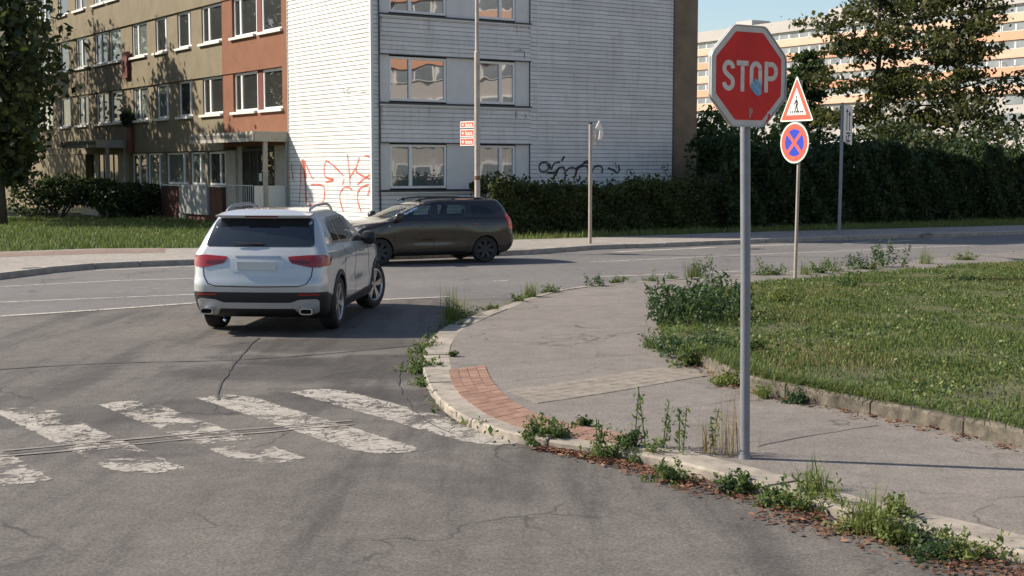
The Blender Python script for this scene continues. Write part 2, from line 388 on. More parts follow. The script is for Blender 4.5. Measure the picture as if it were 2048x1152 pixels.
rp = [Vector((-90, -70, 0)), Vector((140, -70, 0)), Vector((140, 112, 0))] + [Vector((p.x, p.y, 0)) for p in reversed(offset_path(fk, .1))] + [Vector((-90, -6, 0))]
flat_sheet('road', rp, M['road'])
L1 = [(-120, 640), (190, 620), (400, 605), (780, 598), (960, 590)]
inner_pt = [p for p in offset_path(kp, -.1)]
sd = [gp(x, y, .004) for x, y in L1]
# the part of the kerb path between the far tip and the lower right corner
ks = [Vector((p.x, p.y, .004)) for p in inner_pt]
i_tip = min(range(len(ks)), key=lambda i: (ks[i] - sd[-1]).length)
sidepts = sd[:-1] + list(reversed(ks[:i_tip + 1])) + [Vector((5, 0, .004)), Vector((8, -40, .004)), Vector((-40, -40, .004)), Vector((-40, 8, .004))]
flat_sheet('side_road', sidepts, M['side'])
# corner pavement
WID = []
for p in kp:
    w = .30 if p.y < 19.0 else max(.13, .30 - (p.y - 19.0) * .05)
    WID.append(w)
kin = []
offs = [offset_path(kp, -w) for w in (.13, .30)]
for i, p in enumerate(kp):
    t = (WID[i] - .13) / .17; kin.append(offs[0][i] * (1 - t) + offs[1][i] * t)
pv = [Vector((p.x, p.y, PZ - .006)) for p in kin] + [Vector((24, 34, PZ - .006)), Vector((24, 5, PZ - .006))]
flat_sheet('pavement', pv, M['pave'])
def kerb_stones(name, outer, inner, mat, z1, z0=-.05, length=1.0, gap=.012, rough=.0):
    mb = MB(); acc = 0; i0 = 0
    for i in range(1, len(outer)):
        acc += (outer[i] - outer[i - 1]).length
        if acc >= length or i == len(outer) - 1:
            L = acc; acc = 0
            jz = random.uniform(-.006, .006); ids = list(range(i0, i + 1)); n = len(ids)
            if n >= 2:
                O = [outer[k].copy() for k in ids]; I = [inner[k].copy() for k in ids]
                for P in (O, I):
                    d0 = (P[1] - P[0]); d1 = (P[-1] - P[-2])
                    if d0.length > gap * 2: P[0] = P[0] + d0.normalized() * gap
                    if d1.length > gap * 2: P[-1] = P[-1] - d1.normalized() * gap
                vs = []; c = .018
                for o_, i_ in zip(O, I):
                    if rough: jz += random.uniform(-rough, rough) * .5; jz = max(-.03, min(.02, jz)); c = .018 + random.random() * rough
                    e = (i_ - o_).normalized() * c
                    vs += [(o_.x, o_.y, z0), (o_.x, o_.y, z1 + jz - c), (o_.x + e.x, o_.y + e.y, z1 + jz), (i_.x, i_.y, z1 + jz), (i_.x, i_.y, z0)]
                fs = []
                for k in range(n - 1):
                    for q in range(4): fs.append((k * 5 + q, k * 5 + q + 1, k * 5 + q + 6, k * 5 + q + 5))
                fs += [(0, 1, 2, 3, 4), tuple((n - 1) * 5 + q for q in (4, 3, 2, 1, 0))]
                mb.add(vs, fs)
            i0 = i
    return mb.build(name, mat)
tag(kerb_stones('kerb', kp, kin, M['kerb'], PZ), kind='structure')
fki = offset_path(fk, .22)
tag(kerb_stones('far_kerb', fk, fki, M['farkerb'], .125, length=1.0), kind='structure')
fpv = [Vector((p.x, p.y, .118)) for p in fki] + [Vector((p.x, p.y, .118)) for p in reversed(fb)]
flat_sheet('far_pavement', fpv, M['farpave'])
lawn_pts = [Vector((p.x, p.y, .112)) for p in offset_path(fb, -.05)] + [Vector((900, 560, .112)), Vector((900, 1600, .112)), Vector((-900, 1600, .112)), Vector((-900, 0, .112))]
flat_sheet('lawn', lawn_pts, M['lawn'])
# reddish strip of paving at the back of the far pavement, on the left
flat_sheet('red_paving', [gp(x, y, .122) for x, y in [(-80, 517), (190, 507), (330, 505), (330, 497), (190, 498.5), (-80, 507.5)]], M['redpave'])
# painted road markings
def strip(name, pts, w, mat, z):
    P = [gp(x, y, z) for x, y in pts]; A = offset_path(P, w / 2); B = offset_path(P, -w / 2)
    mb = MB(); n = len(P); mb.add(A + P + B, [(i, i + 1, n + i + 1, n + i) for i in range(n - 1)] + [(n + i, n + i + 1, 2 * n + i + 1, 2 * n + i) for i in range(n - 1)])
    o = mb.build(name, mat); ids = {tuple(round(q, 4) for q in v): (w / 2 if n <= i < 2 * n else 0.0) for i, v in enumerate(mb.v)}
    edge_uv(o, lambda co: ids.get(tuple(round(q, 4) for q in co), 0))
    return tag(o, kind='structure')
strip('lane_marking', [(1180, 524), (1330, 517), (1480, 510), (1680, 502), (1857, 494), (2120, 483)], .13, M['line'], .004)
strip('lane_marking', [(-40, 575), (236, 561), (400, 556)], .12, M['line'], .004)
strip('lane_marking', [(190, 541), (300, 536), (420, 531)], .15, M['line'], .004)
strip('lane_marking', [(-40, 606), (200, 596), (400, 588)], .12, M['line'], .004)
strip('lane_marking', [(1195, 553), (1345, 548)], .14, M['line'], .004)
strip('lane_marking', [(1420, 545), (1500, 541)], .14, M['line'], .004)
strip('lane_marking', [(985, 562), (1015, 561)], .13, M['line'], .004)
strip('lane_marking', [(1230, 504), (1330, 499), (1430, 494.5)], .3, M['line'], .004)
for a, b_ in (((1500, 492), (1590, 489)), ((1690, 487.5), (1742, 484)), ((1775, 483), (1825, 481)), ((1858, 478), (1905, 476))):
    strip('lane_marking', [a, b_], .28, M['line'], .004)
strip('lane_marking', [(-120, 640), (190, 620), (400, 605), (470, 602)], .16, M['line'], .012)
strip('lane_marking', [(765, 599), (900, 593)], .13, M['line'], .012)
# zebra crossing
zd = Vector((-.587, .81, 0)); zc = Vector((.81, .587, 0))
base = gp(576, 784, 0)
THR = {0: .455, -1: .43, -2: .49, -3: .475, -4: .475}
for k in (0, -1, -2, -3, -4):
    far0 = base + Vector((-.85, -.35, 0)) * (-k); w = .46 if k else .48
    L = 3.45
    n = 10; mb = MB(); vs = []; uvd = []
    for i in range(n + 1):
        p = far0 - zd * (L * i / n); al = min(L * i / n, L - L * i / n)
        for q in (-.03, w * .25, w * .5, w * .75, w + .03):
            v = p + zc * q; vs.append((v.x, v.y, .008)); uvd.append(min(al, q + .03, w + .03 - q))
    mb.add(vs, [(5 * i + q, 5 * i + q + 1, 5 * i + q + 6, 5 * i + q + 5) for i in range(n) for q in range(4)])
    o = mb.build('zebra_stripe', worn_paint('worn_zebra_paint', THR[k], k * 2 + 3))
    uv = o.data.uv_layers.new(name='UVMap')
    for l in o.data.loops: uv.data[l.index].uv = (uvd[l.vertex_index], 0)
    tag(o, kind='structure')
# tar seams and cracks
def seam(name, pts, w, z):
    P = smooth_path([gp(x, y, z) for x, y in pts], .15)
    P = [p + Vector((random.uniform(-.012, .012), random.uniform(-.012, .012), 0)) for p in P]
    ws = [w * random.uniform(.5, 1.3) for _ in P]
    A = offset_path(P, .5); vs = []
    for p, a, ww in zip(P, A, ws):
        d = (a - p) * ww; vs += [p + d, p - d]
    mb = MB(); mb.add(vs, [(2 * i, 2 * i + 1, 2 * i + 3, 2 * i + 2) for i in range(len(P) - 1)])
    return tag(mb.build(name, M['seam']), kind='structure')
seam('road_seam', [(-60, 742), (190, 727), (420, 721), (560, 714), (720, 701), (850, 688)], .035, .010)
seam('road_seam', [(190, 738), (330, 733), (480, 726)], .014, .010)
seam('road_seam', [(437, 800), (440, 770), (470, 725), (500, 690), (520, 675)], .025, .0115)
M['paleseam'] = plain('pale_joint_filler', (.21, .185, .165), .9, var=.3, scale=6, obj=False)
for dy in (0, 11): seam('road_seam', [(-40, 905 + dy), (190, 884 + dy), (420, 864 + dy * .85), (705, 840 + dy * .7)], .035, .0125).data.materials[0] = M['paleseam']
seam('road_seam', [(-40, 911), (190, 890), (420, 869), (705, 844)], .016, .0125)
seam('road_seam', [(805, 720), (798, 760), (812, 800), (850, 838), (905, 868)], .014, .0115)
seam('pavement_crack', [(1512, 893), (1560, 882), (1640, 868), (1755, 850)], .016, PZ - .0035)
seam('pavement_crack', [(960, 662), (1010, 655), (1090, 652)], .008, PZ - .001)
seam('pavement_crack', [(1205, 592), (1260, 586), (1300, 582)], .012, PZ - .001)
seam('pavement_crack', [(905, 731), (1000, 727), (1180, 715), (1310, 705)], .008, PZ - .001)
# tactile red paving along the dropped kerb and the pale warning strip across the pavement
M['redtile'] = None
def red_tile_mat():
    m, nt, b = new_mat('red_paving_tile'); c = tex_coord(nt); g = nt.nodes.new('ShaderNodeNewGeometry')
    a = ramp(nt, g.outputs['Random Per Island'], [(0, (.195, .108, .076)), (1, (.27, .162, .118))])
    n = noise(nt, c, 14, 5); nt.links.new(mix(nt, a, ramp(nt, n, [(.3, (.75, .75, .75)), (.7, (1.15, 1.12, 1.1))]), .9, 'MULTIPLY'), b.inputs['Base Color'])
    b.inputs['Roughness'].default_value = .9; bump(nt, b, noise(nt, c, 45, 2), .5, .01); return m
M['redtile'] = red_tile_mat()
TO = smooth_path([gp(x, y, PZ) for x, y in [(897, 739), (902, 762), (918, 787), (945, 810), (985, 835), (1040, 855), (1100, 868), (1180, 880), (1250, 888)]], .2)
TI = smooth_path([gp(x, y, PZ) for x, y in [(970, 731), (982, 757), (1003, 783), (1035, 808), (1075, 828), (1125, 844), (1180, 855), (1240, 866), (1290, 874)]], .2)
def resample(P, n):
    d = [0]
    for i in range(1, len(P)): d.append(d[-1] + (P[i] - P[i - 1]).length)
    out = []
    for k in range(n + 1):
        s = d[-1] * k / n; j = max(0, min(len(P) - 2, next((q for q in range(len(d) - 1) if d[q + 1] >= s), len(P) - 2)))
        t = (s - d[j]) / max(1e-6, d[j + 1] - d[j]); out.append(P[j].lerp(P[j + 1], t))
    return out
def tile_band(name, A, B, rows, n, mat, kind='structure', gap=.05, h=.012):
    A = resample(A, n); B = resample(B, n); mb = MB()
    flat = MB()
    for i in range(n):
        for r in range(rows):
            q = [A[i].lerp(B[i], r / rows), A[i + 1].lerp(B[i + 1], r / rows), A[i + 1].lerp(B[i + 1], (r + 1) / rows), A[i].lerp(B[i], (r + 1) / rows)]
            c = sum(q, Vector()) / 4; zz = PZ + h - .008 + random.uniform(-.0012, .0012)
            q = [p + (c - p) * gap for p in q]
            mb.add([(p.x, p.y, PZ - .02) for p in q] + [(p.x, p.y, zz) for p in q], [(4, 5, 6, 7), (0, 1, 5, 4), (1, 2, 6, 5), (2, 3, 7, 6), (3, 0, 4, 7)])
    return tag(mb.build(name, mat), kind=kind)
tile_band('tactile_paving', TO, TI, 4, 26, M['redtile'], gap=.06)
M['paletile'] = plain('pale_dimpled_paving', (.195, .168, .138), .9, var=.25, scale=8, obj=False, bstr=.5, bscale=40)
WA = [gp(x, y, PZ) for x, y in [(1012, 779), (1100, 768), (1200, 753), (1320, 733), (1390, 738)]]
WB = [gp(x, y, PZ) for x, y in [(1075, 806), (1150, 795), (1240, 781), (1340, 763), (1420, 750)]]
tile_band('warning_strip', WA, WB, 5, 34, M['paletile'], gap=.04, h=.007)

# ------------------------------------------------------------------ foliage tools
def rdir(n):
    v = rng.normal(size=(n, 3)); return v / np.linalg.norm(v, axis=1, keepdims=True)
def leaf_quads(c, size, aspect=.55, up=.0, jitter=.35):
    n = len(c); a = rdir(n); a[:, 2] += up; a /= np.linalg.norm(a, axis=1, keepdims=True)
    b = np.cross(a, rdir(n)); b /= np.maximum(1e-6, np.linalg.norm(b, axis=1, keepdims=True))
    s = (size * (1 + jitter * rng.normal(size=(n, 1)))).clip(size * .35, size * 2)
    a = a * s * .5; b = b * s * .5 * aspect
    return np.stack([c - a, c + b - a * .1, c + a, c - b - a * .1], 1)
def blades(c, h, w, lean=.35):
    n = len(c); hh = (h * (1 + .4 * rng.normal(size=(n, 1)))).clip(h * .3, h * 2.2)
    az = rng.uniform(0, 2 * np.pi, n); d = np.stack([np.cos(az), np.sin(az), np.zeros(n)], 1); s = np.stack([-np.sin(az), np.cos(az), np.zeros(n)], 1)
    ln = np.abs(rng.normal(size=(n, 1))) * lean
    tip = c + d * hh * ln; tip[:, 2] += (hh / np.sqrt(1 + ln ** 2))[:, 0]
    midp = c + d * hh * ln * .3; midp[:, 2] += hh[:, 0] * .55
    q1 = np.stack([c - s * w, c + s * w, midp + s * w * .75, midp - s * w * .75], 1)
    q2 = np.stack([midp - s * w * .75, midp + s * w * .75, tip + s * w * .12, tip - s * w * .12], 1)
    return np.concatenate([q1, q2])
def make_tree(name, label, x, y, h, r0, base_h, crown_r, nbr, leaves, size, mat, cat='tree', group=None, shape='round', droop=.0, zb=.1, gap=1.0):
    root = empty(name, (x, y, zb)); tag(root, label, cat, group)
    mb = MB(); pts = [(0, 0, -.2)]; rad = [r0 * 1.25]
    for i in range(1, 8):
        t = i / 7; pts.append((random.uniform(-.02, .02) * h * t, random.uniform(-.02, .02) * h * t, h * .97 * t)); rad.append(r0 * (1 - .9 * t) + .015)
    mb.tube(pts, rad, 8)
    cs = []
    for i in range(nbr):
        t = (i + .5) / nbr + random.uniform(-.4, .4) / nbr
        z = base_h + (h * .97 - base_h) * t
        if shape == 'cone': L = crown_r * (1 - t) ** .75 * random.uniform(.65, 1.1) + .3
        elif shape == 'layer': L = crown_r * (.45 + .55 * math.sin(math.pi * min(1, .25 + t * .75))) * random.uniform(.55, 1.15)
        else: L = crown_r * (math.sin(math.pi * (.12 + .8 * t)) ** .6) * random.uniform(.6, 1.1)
        az = i * 2.39996 + random.uniform(-.4, .4)
        up = (.25 - droop) + random.uniform(-.15, .2) if shape != 'round' else random.uniform(.1, .75)
        k = min(6, int(t * 7)); p0 = Vector(pts[k]).lerp(Vector(pts[k + 1]), 0); p0 = Vector((p0.x, p0.y, z * .98 - (L * .3 if shape == 'round' else 0)))
        p0.z = max(p0.z, base_h * .6)
        d = Vector((math.cos(az), math.sin(az), up)).normalized()
        p1 = p0 + d * L * .5 + Vector((0, 0, .05 * L)); p2 = p0 + d * L + Vector((random.uniform(-.2, .2), random.uniform(-.2, .2), -.05 * L))
        rr = max(.02, r0 * .38 * (1 - .7 * t)); mb.tube([p0, p1, p2], [rr, rr * .6, .012], 5)
        n = int(leaves / nbr)
        ncl = 7; per = n // ncl
        for q in range(ncl):
            u = .28 + .75 * (q / (ncl - 1)); cc = p0.lerp(p2, u)
            cc = np.array([cc.x, cc.y, cc.z]) + rng.normal(size=3) * L * np.array([.14, .14, .07])
            sp = (.17 * L + .16) * gap
            fl = .45 if shape in ('layer', 'cone') else .75
            cs.append(cc + rng.normal(size=(per, 3)) * np.array([sp, sp, sp * fl]))
    mb.build('trunk', M['bark'], root, smooth=True)
    c = np.concatenate(cs); c[:, 2] = np.maximum(c[:, 2], .25)
    o = npmesh('crown', leaf_quads(c, size, .6), 4, mat, root)
    return root
def bush_points(n, rx, ry, rz, lumps=9):
    cs = []
    for i in range(lumps):
        a = random.uniform(0, 6.28); q = math.sqrt(random.random()) * .62
        c = np.array([rx * q * math.cos(a), ry * q * math.sin(a), rz * random.uniform(.3, .72)])
        d = rdir(n // lumps) * (rng.uniform(.55, 1.0, (n // lumps, 1)) ** .6)
        cs.append(c + d * np.array([rx * .5, ry * .5, rz * .34]))
    c = np.concatenate(cs); c[:, 2] = np.abs(c[:, 2]); return c
def make_bush(name, label, x, y, rx, ry, rz, n, size, mat, cat='shrub', group=None, zb=.1, lumps=9):
    root = empty(name, (x, y, zb)); tag(root, label, cat, group)
    mb = MB()
    for i in range(6):
        a = i * 1.05; mb.tube([(0, 0, -.1), (rx * .35 * math.cos(a), ry * .35 * math.sin(a), rz * .45), (rx * .55 * math.cos(a), ry * .55 * math.sin(a), rz * .8)], [.05, .03, .01], 5)
    mb.build('stem', M['bark'], root)
    npmesh('foliage', leaf_quads(bush_points(n, rx, ry, rz, lumps), size, .6), 4, mat, root)
    return root
def make_hedge(name, label, path, width, height, dens, size, mat, hvar=.2, zb=.1, cat='hedge'):
    """path: world xy list, clipped hedge of given width/height with lumpy faces"""
    root = empty(name, (path[0][0], path[0][1], zb)); tag(root, label, cat)
    P = [Vector((p[0] - path[0][0], p[1] - path[0][1], 0)) for p in path]
    L = [0]
    for i in range(1, len(P)): L.append(L[-1] + (P[i] - P[i - 1]).length)
    tot = L[-1]; n = int(dens * tot)
    s = rng.uniform(0, tot, n); ids = np.clip(np.searchsorted(L, s) - 1, 0, len(P) - 2)
    A = np.array([[p.x, p.y, 0] for p in P]); t = ((s - np.array(L)[ids]) / (np.array(L)[ids + 1] - np.array(L)[ids]))[:, None]
    c = A[ids] * (1 - t) + A[ids + 1] * t
    tg = A[ids + 1] - A[ids]; tg /= np.linalg.norm(tg, axis=1, keepdims=True); nr = np.stack([-tg[:, 1], tg[:, 0], np.zeros(n)], 1)
    hl = height * (1 + hvar * .5 * np.sin(s * .9 + 1) + hvar * .45 * np.sin(s * 2.3) + hvar * .3 * np.sin(s * 5.1))
    kind = rng.random(n)
    u = rng.uniform(-1, 1, n); z = rng.random(n)
    dep = np.abs(rng.normal(size=n)) * .16
    side = np.where(kind < .62, -1, np.where(kind < .74, 1, 0))
    bul = 1 + .14 * np.sin(s * 1.7 + z * 4) + .1 * np.sin(s * 4.3 + z * 7)
    off = np.where(side != 0, side * (width / 2 * bul - dep), u * width / 2 * .95)
    zz = np.where(side != 0, z ** .9 * hl, hl - dep * .8 + rng.normal(size=n) * .06 + np.where(rng.random(n) < .12, rng.random(n) * .35, 0))
    c = c + nr * off[:, None]; c[:, 2] = np.maximum(.05, zz)
    npmesh('foliage', leaf_quads(c, size, .6, .15), 4, mat, root)
    mb = MB()
    P = list(P); P[0] = P[0] + (P[1] - P[0]).normalized() * .5; P[-1] = P[-1] + (P[-2] - P[-1]).normalized() * .5
    O = offset_path([(p.x, p.y, 0) for p in P], width * .26); I = offset_path([(p.x, p.y, 0) for p in P], -width * .26)
    vs = []
    for o_, i_ in zip(O, I): vs += [(o_.x, o_.y, -.05), (o_.x, o_.y, height * .72), (i_.x, i_.y, height * .72), (i_.x, i_.y, -.05)]
    fs = []
    for k in range(len(P) - 1):
        for q in range(4): fs.append((4 * k + q, 4 * k + (q + 1) % 4, 4 * k + 4 + (q + 1) % 4, 4 * k + 4 + q))
    fs += [(0, 1, 2, 3), tuple(4 * (len(P) - 1) + q for q in (3, 2, 1, 0))]
    mb.add(vs, fs); mb.build('light_block', M['lightblock'], root)  # dark box added inside the hedge to block light
    return root
M['lightblock'] = plain('hedge_light_block', (.03, .026, .018), .95, var=.5, scale=9)

# ------------------------------------------------------------------ white and olive block of flats
BX, BY = -4.41, 43.5; BROT = math.atan2(.566, .824)
Rv = Vector((math.cos(BROT), math.sin(BROT), 0)); Lv = Vector((-math.sin(BROT), math.cos(BROT), 0)); B0 = Vector((BX, BY, 0))
bld = empty('apartment_block', (BX, BY, 0), BROT)
tag(bld, 'five storey block of flats with white lap siding at its corner and olive side front', 'building')
def onleft(px, py, x=0.0):
    """pixel -> (local y, z) on the plane local x = x"""
    d = ray(px, py); n = Rv; o = Vector((0, 0, CAM_H)); t = ((B0 + Rv * x) - o).dot(n) / d.dot(n); p = o + d * t - B0
    return p.dot(Lv), p.z
def onright(px, py, y=0.0):
    d = ray(px, py); n = Lv; o = Vector((0, 0, CAM_H)); t = ((B0 + Lv * y) - o).dot(n) / d.dot(n); p = o + d * t - B0
    return p.dot(Rv), p.z
BLEN = 52.0; BW = 13.7; BH = 14.0; STO = 2.78; NST = 5
zb_ = [1.52 + STO * k for k in range(NST)]; zt_ = [b + 1.5 for b in zb_]
# core with dark interior behind the glazing
MB().box(.32, BW - .1, .32, BLEN, 0, BH - .3).build('core_wall', M['darkline'], bld)
rf = MB().box(-.12, BW + .05, -.12, BLEN + .1, BH - .3, BH).build('roof', M['concrete'], bld)
MB().box(BW - .1, BW, .3, BLEN, 0, BH - .3).build('rear_wall', M['stucco_olive'], bld)
def lap(a0, a1, z0, z1, left, pitch=.138, lipo=.02):
    mb = MB(); z = z0; row = 0
    while z < z1 - 1e-4:
        zt = min(z + pitch, z1)
        if zt - z < .04: break
        cuts = [a0]; x = a0 + random.uniform(.8, 4.5)
        while x < a1 - .6: cuts.append(x); x += 3.9
        cuts.append(a1)
        for c0, c1 in zip(cuts, cuts[1:]):
            c0 += .004 if c0 > a0 else 0; lo = lipo + random.uniform(-.002, .002); dz0, dz1 = random.uniform(-.0015, .0015), random.uniform(-.0015, .0015)
            vs = []
            for a, dz in ((c0, dz0), (c1, dz1)):
                for (o, zz) in ((.0, z + .013 + dz), (lo, z + .013 + dz), (lo, z + .03 + dz), (.004, zt), (0, zt)): vs.append((-o, a, zz) if left else (a, -o, zz))
            k = 5; mb.add(vs, [(i, i + 1, k + i + 1, k + i) for i in range(k - 1)] + [tuple(range(k)), tuple(range(2 * k - 1, k - 1, -1))])
        z = zt; row += 1
    return mb
# gable siding: left face corner panel
MB().box(.0, .32, .05, 5.97, 0, BH - .3).build('backing', M['darkline'], bld)
lap(.06, 5.97, .25, BH - .35, True).build('siding', M['siding'], bld)
MB().box(-.03, .0, 0.0, 6.0, -.05, .25).build('plinth', M['concrete'], bld)
# corner trims
MB().box(-.028, .06, -.028, .06, 0, BH - .3).build('corner_trim', M['panel'], bld)
MB().box(-.03, .06, 5.97, 6.03, 0, BH - .3).build('edge_trim', M['concrete'], bld)
# right face
XB0, XB1 = .30, 6.10; XE = 12.45
MB().box(.05, BW - .1, .0, .32, 0, BH - .3).build('backing', M['darkline'], bld) if False else None
rb = MB()
rb.box(.06, XB0, .0, .32, 0, BH - .3); rb.box(XB1, XE, .0, .32, 0, BH - .3)
zz0 = 0
for k in range(NST):
    rb.box(XB0, XB1, .0, .32, zz0, zb_[k]); zz0 = zt_[k]
rb.box(XB0, XB1, .0, .32, zz0, BH - .3)
rb.build('backing', M['darkline'], bld)
lap(.06, XB0, .25, BH - .35, False).build('siding', M['siding'], bld)
zz0 = .25
for k in range(NST):
    lap(XB0 + .02, XB1, zz0, zb_[k] - .1, False).build('siding', M['siding'], bld); zz0 = zt_[k] + .02
lap(XB0 + .02, XB1, zz0, BH - .35, False).build('siding', M['siding'], bld)
lap(XB1 + .32, XE, .25, BH - .35, False).build('siding', M['siding'], bld)
MB().box(XB1, XB1 + .31, -.024, 0, .0, BH - .3).build('trim_board', M['panel'], bld) if False else lap(XB1, XB1 + .3, .25, BH - .35, False).build('siding', M['siding'], bld)
MB().box(XB1 + .3, XB1 + .32, -.03, 0, .0, BH - .3).build('edge_trim', M['frame'], bld)
MB().box(0.06, XE, -.02, 0, -.05, .25).build('plinth', M['concrete'], bld)
MB().box(XE, BW, .06, .32, 0, BH - .3).build('gable_strip', M['stucco_brown'], bld)
MB().box(XE, XE + .05, -.03, .06, 0, BH - .3).build('edge_trim', M['darkline'], bld)
def window(parent, left, a0, a1, z0, z1, mull, glass, dep=.1, fw=.07, tilt=None):
    """window frame with mullions at given fractions and its pane as a child"""
    f = MB(); th = .07
    def bx(mb, aa, ab, za, zb, d0, d1):
        if left: mb.box(d0, d1, aa, ab, za, zb)
        else: mb.box(aa, ab, d0, d1, za, zb)
    d0, d1 = dep, dep + th
    bx(f, a0, a1, z0, z0 + fw, d0, d1); bx(f, a0, a1, z1 - fw, z1, d0, d1)
    bx(f, a0, a0 + fw, z0 + fw, z1 - fw, d0, d1); bx(f, a1 - fw, a1, z0 + fw, z1 - fw, d0, d1)
    for q in mull:
        c = a0 + (a1 - a0) * q; bx(f, c - fw * .75, c + fw * .75, z0 + fw, z1 - fw, d0 - .012, d1)
    fr = f.build('window', M['frame'], parent)
    p = MB(); bx(p, a0 + fw * .5, a1 - fw * .5, z0 + fw * .5, z1 - fw * .5, dep + .035, dep + .045)
    p.build('pane', glass, fr)
    return fr
def boxl(name, mat, x0, x1, y0, y1, z0, z1): return MB().box(x0, x1, y0, y1, z0, z1).build(name, mat, bld)
# right face window bands
for k in range(NST):
    zb, zt = zb_[k], zt_[k]
    for (a0, a1) in ((XB0, .67), (2.80, 3.96), (5.52, XB1)):
        boxl('band_panel', M['panel'], a0 + .008, a1 - .008, .05, .12, zb + .02, zt)
    g1 = M['glass_teal'] if k == 0 else M['glass_refl']
    window(bld, False, .68, 2.79, zb + .06, zt - .04, (.36,), g1, .07, .075)
    window(bld, False, 3.97, 5.51, zb + .06, zt - .04, (.62,), g1, .07, .075)
    boxl('ledge', M['darkline'], XB0 - .02, XB1 + .02, -.07, .12, zb - .05, zb + .008)
    boxl('ledge', M['panel'], XB0 - .02, XB1 + .02, -.06, .05, zb - .1, zb - .052)
    boxl('head_flashing', M['darkline'], XB0 - .02, XB1 + .02, -.05, .05, zt + .002, zt + .03)
# left face, olive and orange stucco
YO = 6.03; YC = 11.85
boxl('orange_wall', M['stucco_orange'], .0, .32, YO, YC, zt_[0] + .02, zb_[1])
boxl('olive_wall', M['stucco_olive'], .0, .32, YC, BLEN, zt_[0] - .1, zb_[1])
for k in range(1, NST):
    z1 = zb_[k + 1] if k + 1 < NST else BH - .3
    boxl('orange_wall', M['stucco_orange'], .0, .32, YO, YC, zt_[k], z1)
    boxl('olive_wall', M['stucco_olive'], .0, .32, YC, BLEN, zt_[k], z1)
    boxl('orange_wall', M['stucco_orange'], .0, .32, YO, 6.5, zb_[k], zt_[k])
    boxl('orange_wall', M['stucco_orange'], .04, .32, 10.92, YC, zb_[k], zt_[k])
WL = [(6.5, 8.35, ()), (8.8, 10.9, (.70,)), (11.97, 14.0, (.66,)), (15.1, 16.6, (.2,)), (17.75, 19.15, (.2,)), (20.2, 22.1, (.62,)), (23.6, 25.2, ()), (25.5, 27.3, (.55,)),
      (28.5, 30.2, (.5,)), (31.4, 33.0, ()), (34.4, 37.4, (.33, .66)), (38.6, 40.2, (.5,)), (41.6, 43.4, (.5,)), (44.8, 48.2, (.33, .66))]
for k in range(1, NST):
    zb, zt = zb_[k], zt_[k]
    prev = 8.35
    for i, (a0, a1, mu) in enumerate(WL):
        g = M['glass_curtain'] if (i * 7 + k * 3) % 5 in (1, 3) and i > 1 else M['glass_dark']
        window(bld, True, a0, a1, zb + .04, zt - .02, mu, g, .12, .09)
        boxl('window_sill', M['sill'], -.1, .12, a0 - .08, a1 + .08, zb - .06, zb + .035)
        if i == 0: continue
        p0 = WL[i - 1][1]
        if i == 1: boxl('red_pier', M['redpier'], .1, .32, p0 + .005, a0 - .005, zb, zt)
        elif i == 2: boxl('red_pier', M['redpier'], .06, .32, 11.855, a0 - .005, zb, zt)
        else:
            boxl('olive_pier', M['stucco_olive'], .07, .32, p0 + .005, a0 - .005, zb, zt)
    boxl('olive_pier', M['stucco_olive'], .05, .32, WL[-1][1] + .005, BLEN, zb, zt)
# dark red boxes hung between the windows
boxl('hanging_box', M['redpier'], -.16, .0, 22.2, 22.8, 6.25, 7.4)
boxl('hanging_box', M['redpier'], -.16, .0, 21.9, 22.5, 2.95, 4.1)
o = npmesh('potted_plant', leaf_quads(np.array([-.2, 22.2, 4.45]) + rdir(500) * rng.random((500, 1)) ** .5 * np.array([.3, .42, .4]), .16, .6), 4, M['leaf_tall'], bld)
# ground floor, left face
boxl('plinth', M['stucco_olive'], .0, .32, 18.3, 22.9, 0, 1.36)
boxl('plinth', M['brick'], -.16, .32, 11.7, 18.3, -.05, 1.5)
boxl('window_sill', M['sill'], -.2, .12, 11.7, 18.32, 1.5, 1.56)
boxl('window_sill', M['sill'], -.1, .12, 18.35, 22.6, 1.36, 1.42)
for (a0, a1, mu, g) in ((12.0, 13.6, (.3,), 'glass_dark'), (13.9, 15.5, (.4,), 'glass_curtain'), (15.7, 18.2, (.25,), 'glass_curtain')):
    window(bld, True, a0, a1, 1.57, 2.88, mu, M[g], .14, .08)
for (a0, a1, mu, g) in ((18.6, 20.5, (.3,), 'glass_curtain'), (20.8, 22.5, (.5,), 'glass_dark')):
    window(bld, True, a0, a1, 1.43, 2.88, mu, M[g], .14, .08)
boxl('pier', M['stucco_olive'], .06, .32, 18.21, 18.59, 1.42, 2.9); boxl('pier', M['stucco_olive'], .06, .32, 15.51, 15.69, 1.56, 2.9); boxl('pier', M['stucco_olive'], .06, .32, 13.61, 13.89, 1.56, 2.9)
boxl('pier', M['concrete'], .0, .32, 10.75, 11.69, 0, 2.9)
boxl('pier', M['stucco_olive'], .06, .32, 22.51, 22.9, 1.36, 2.9)
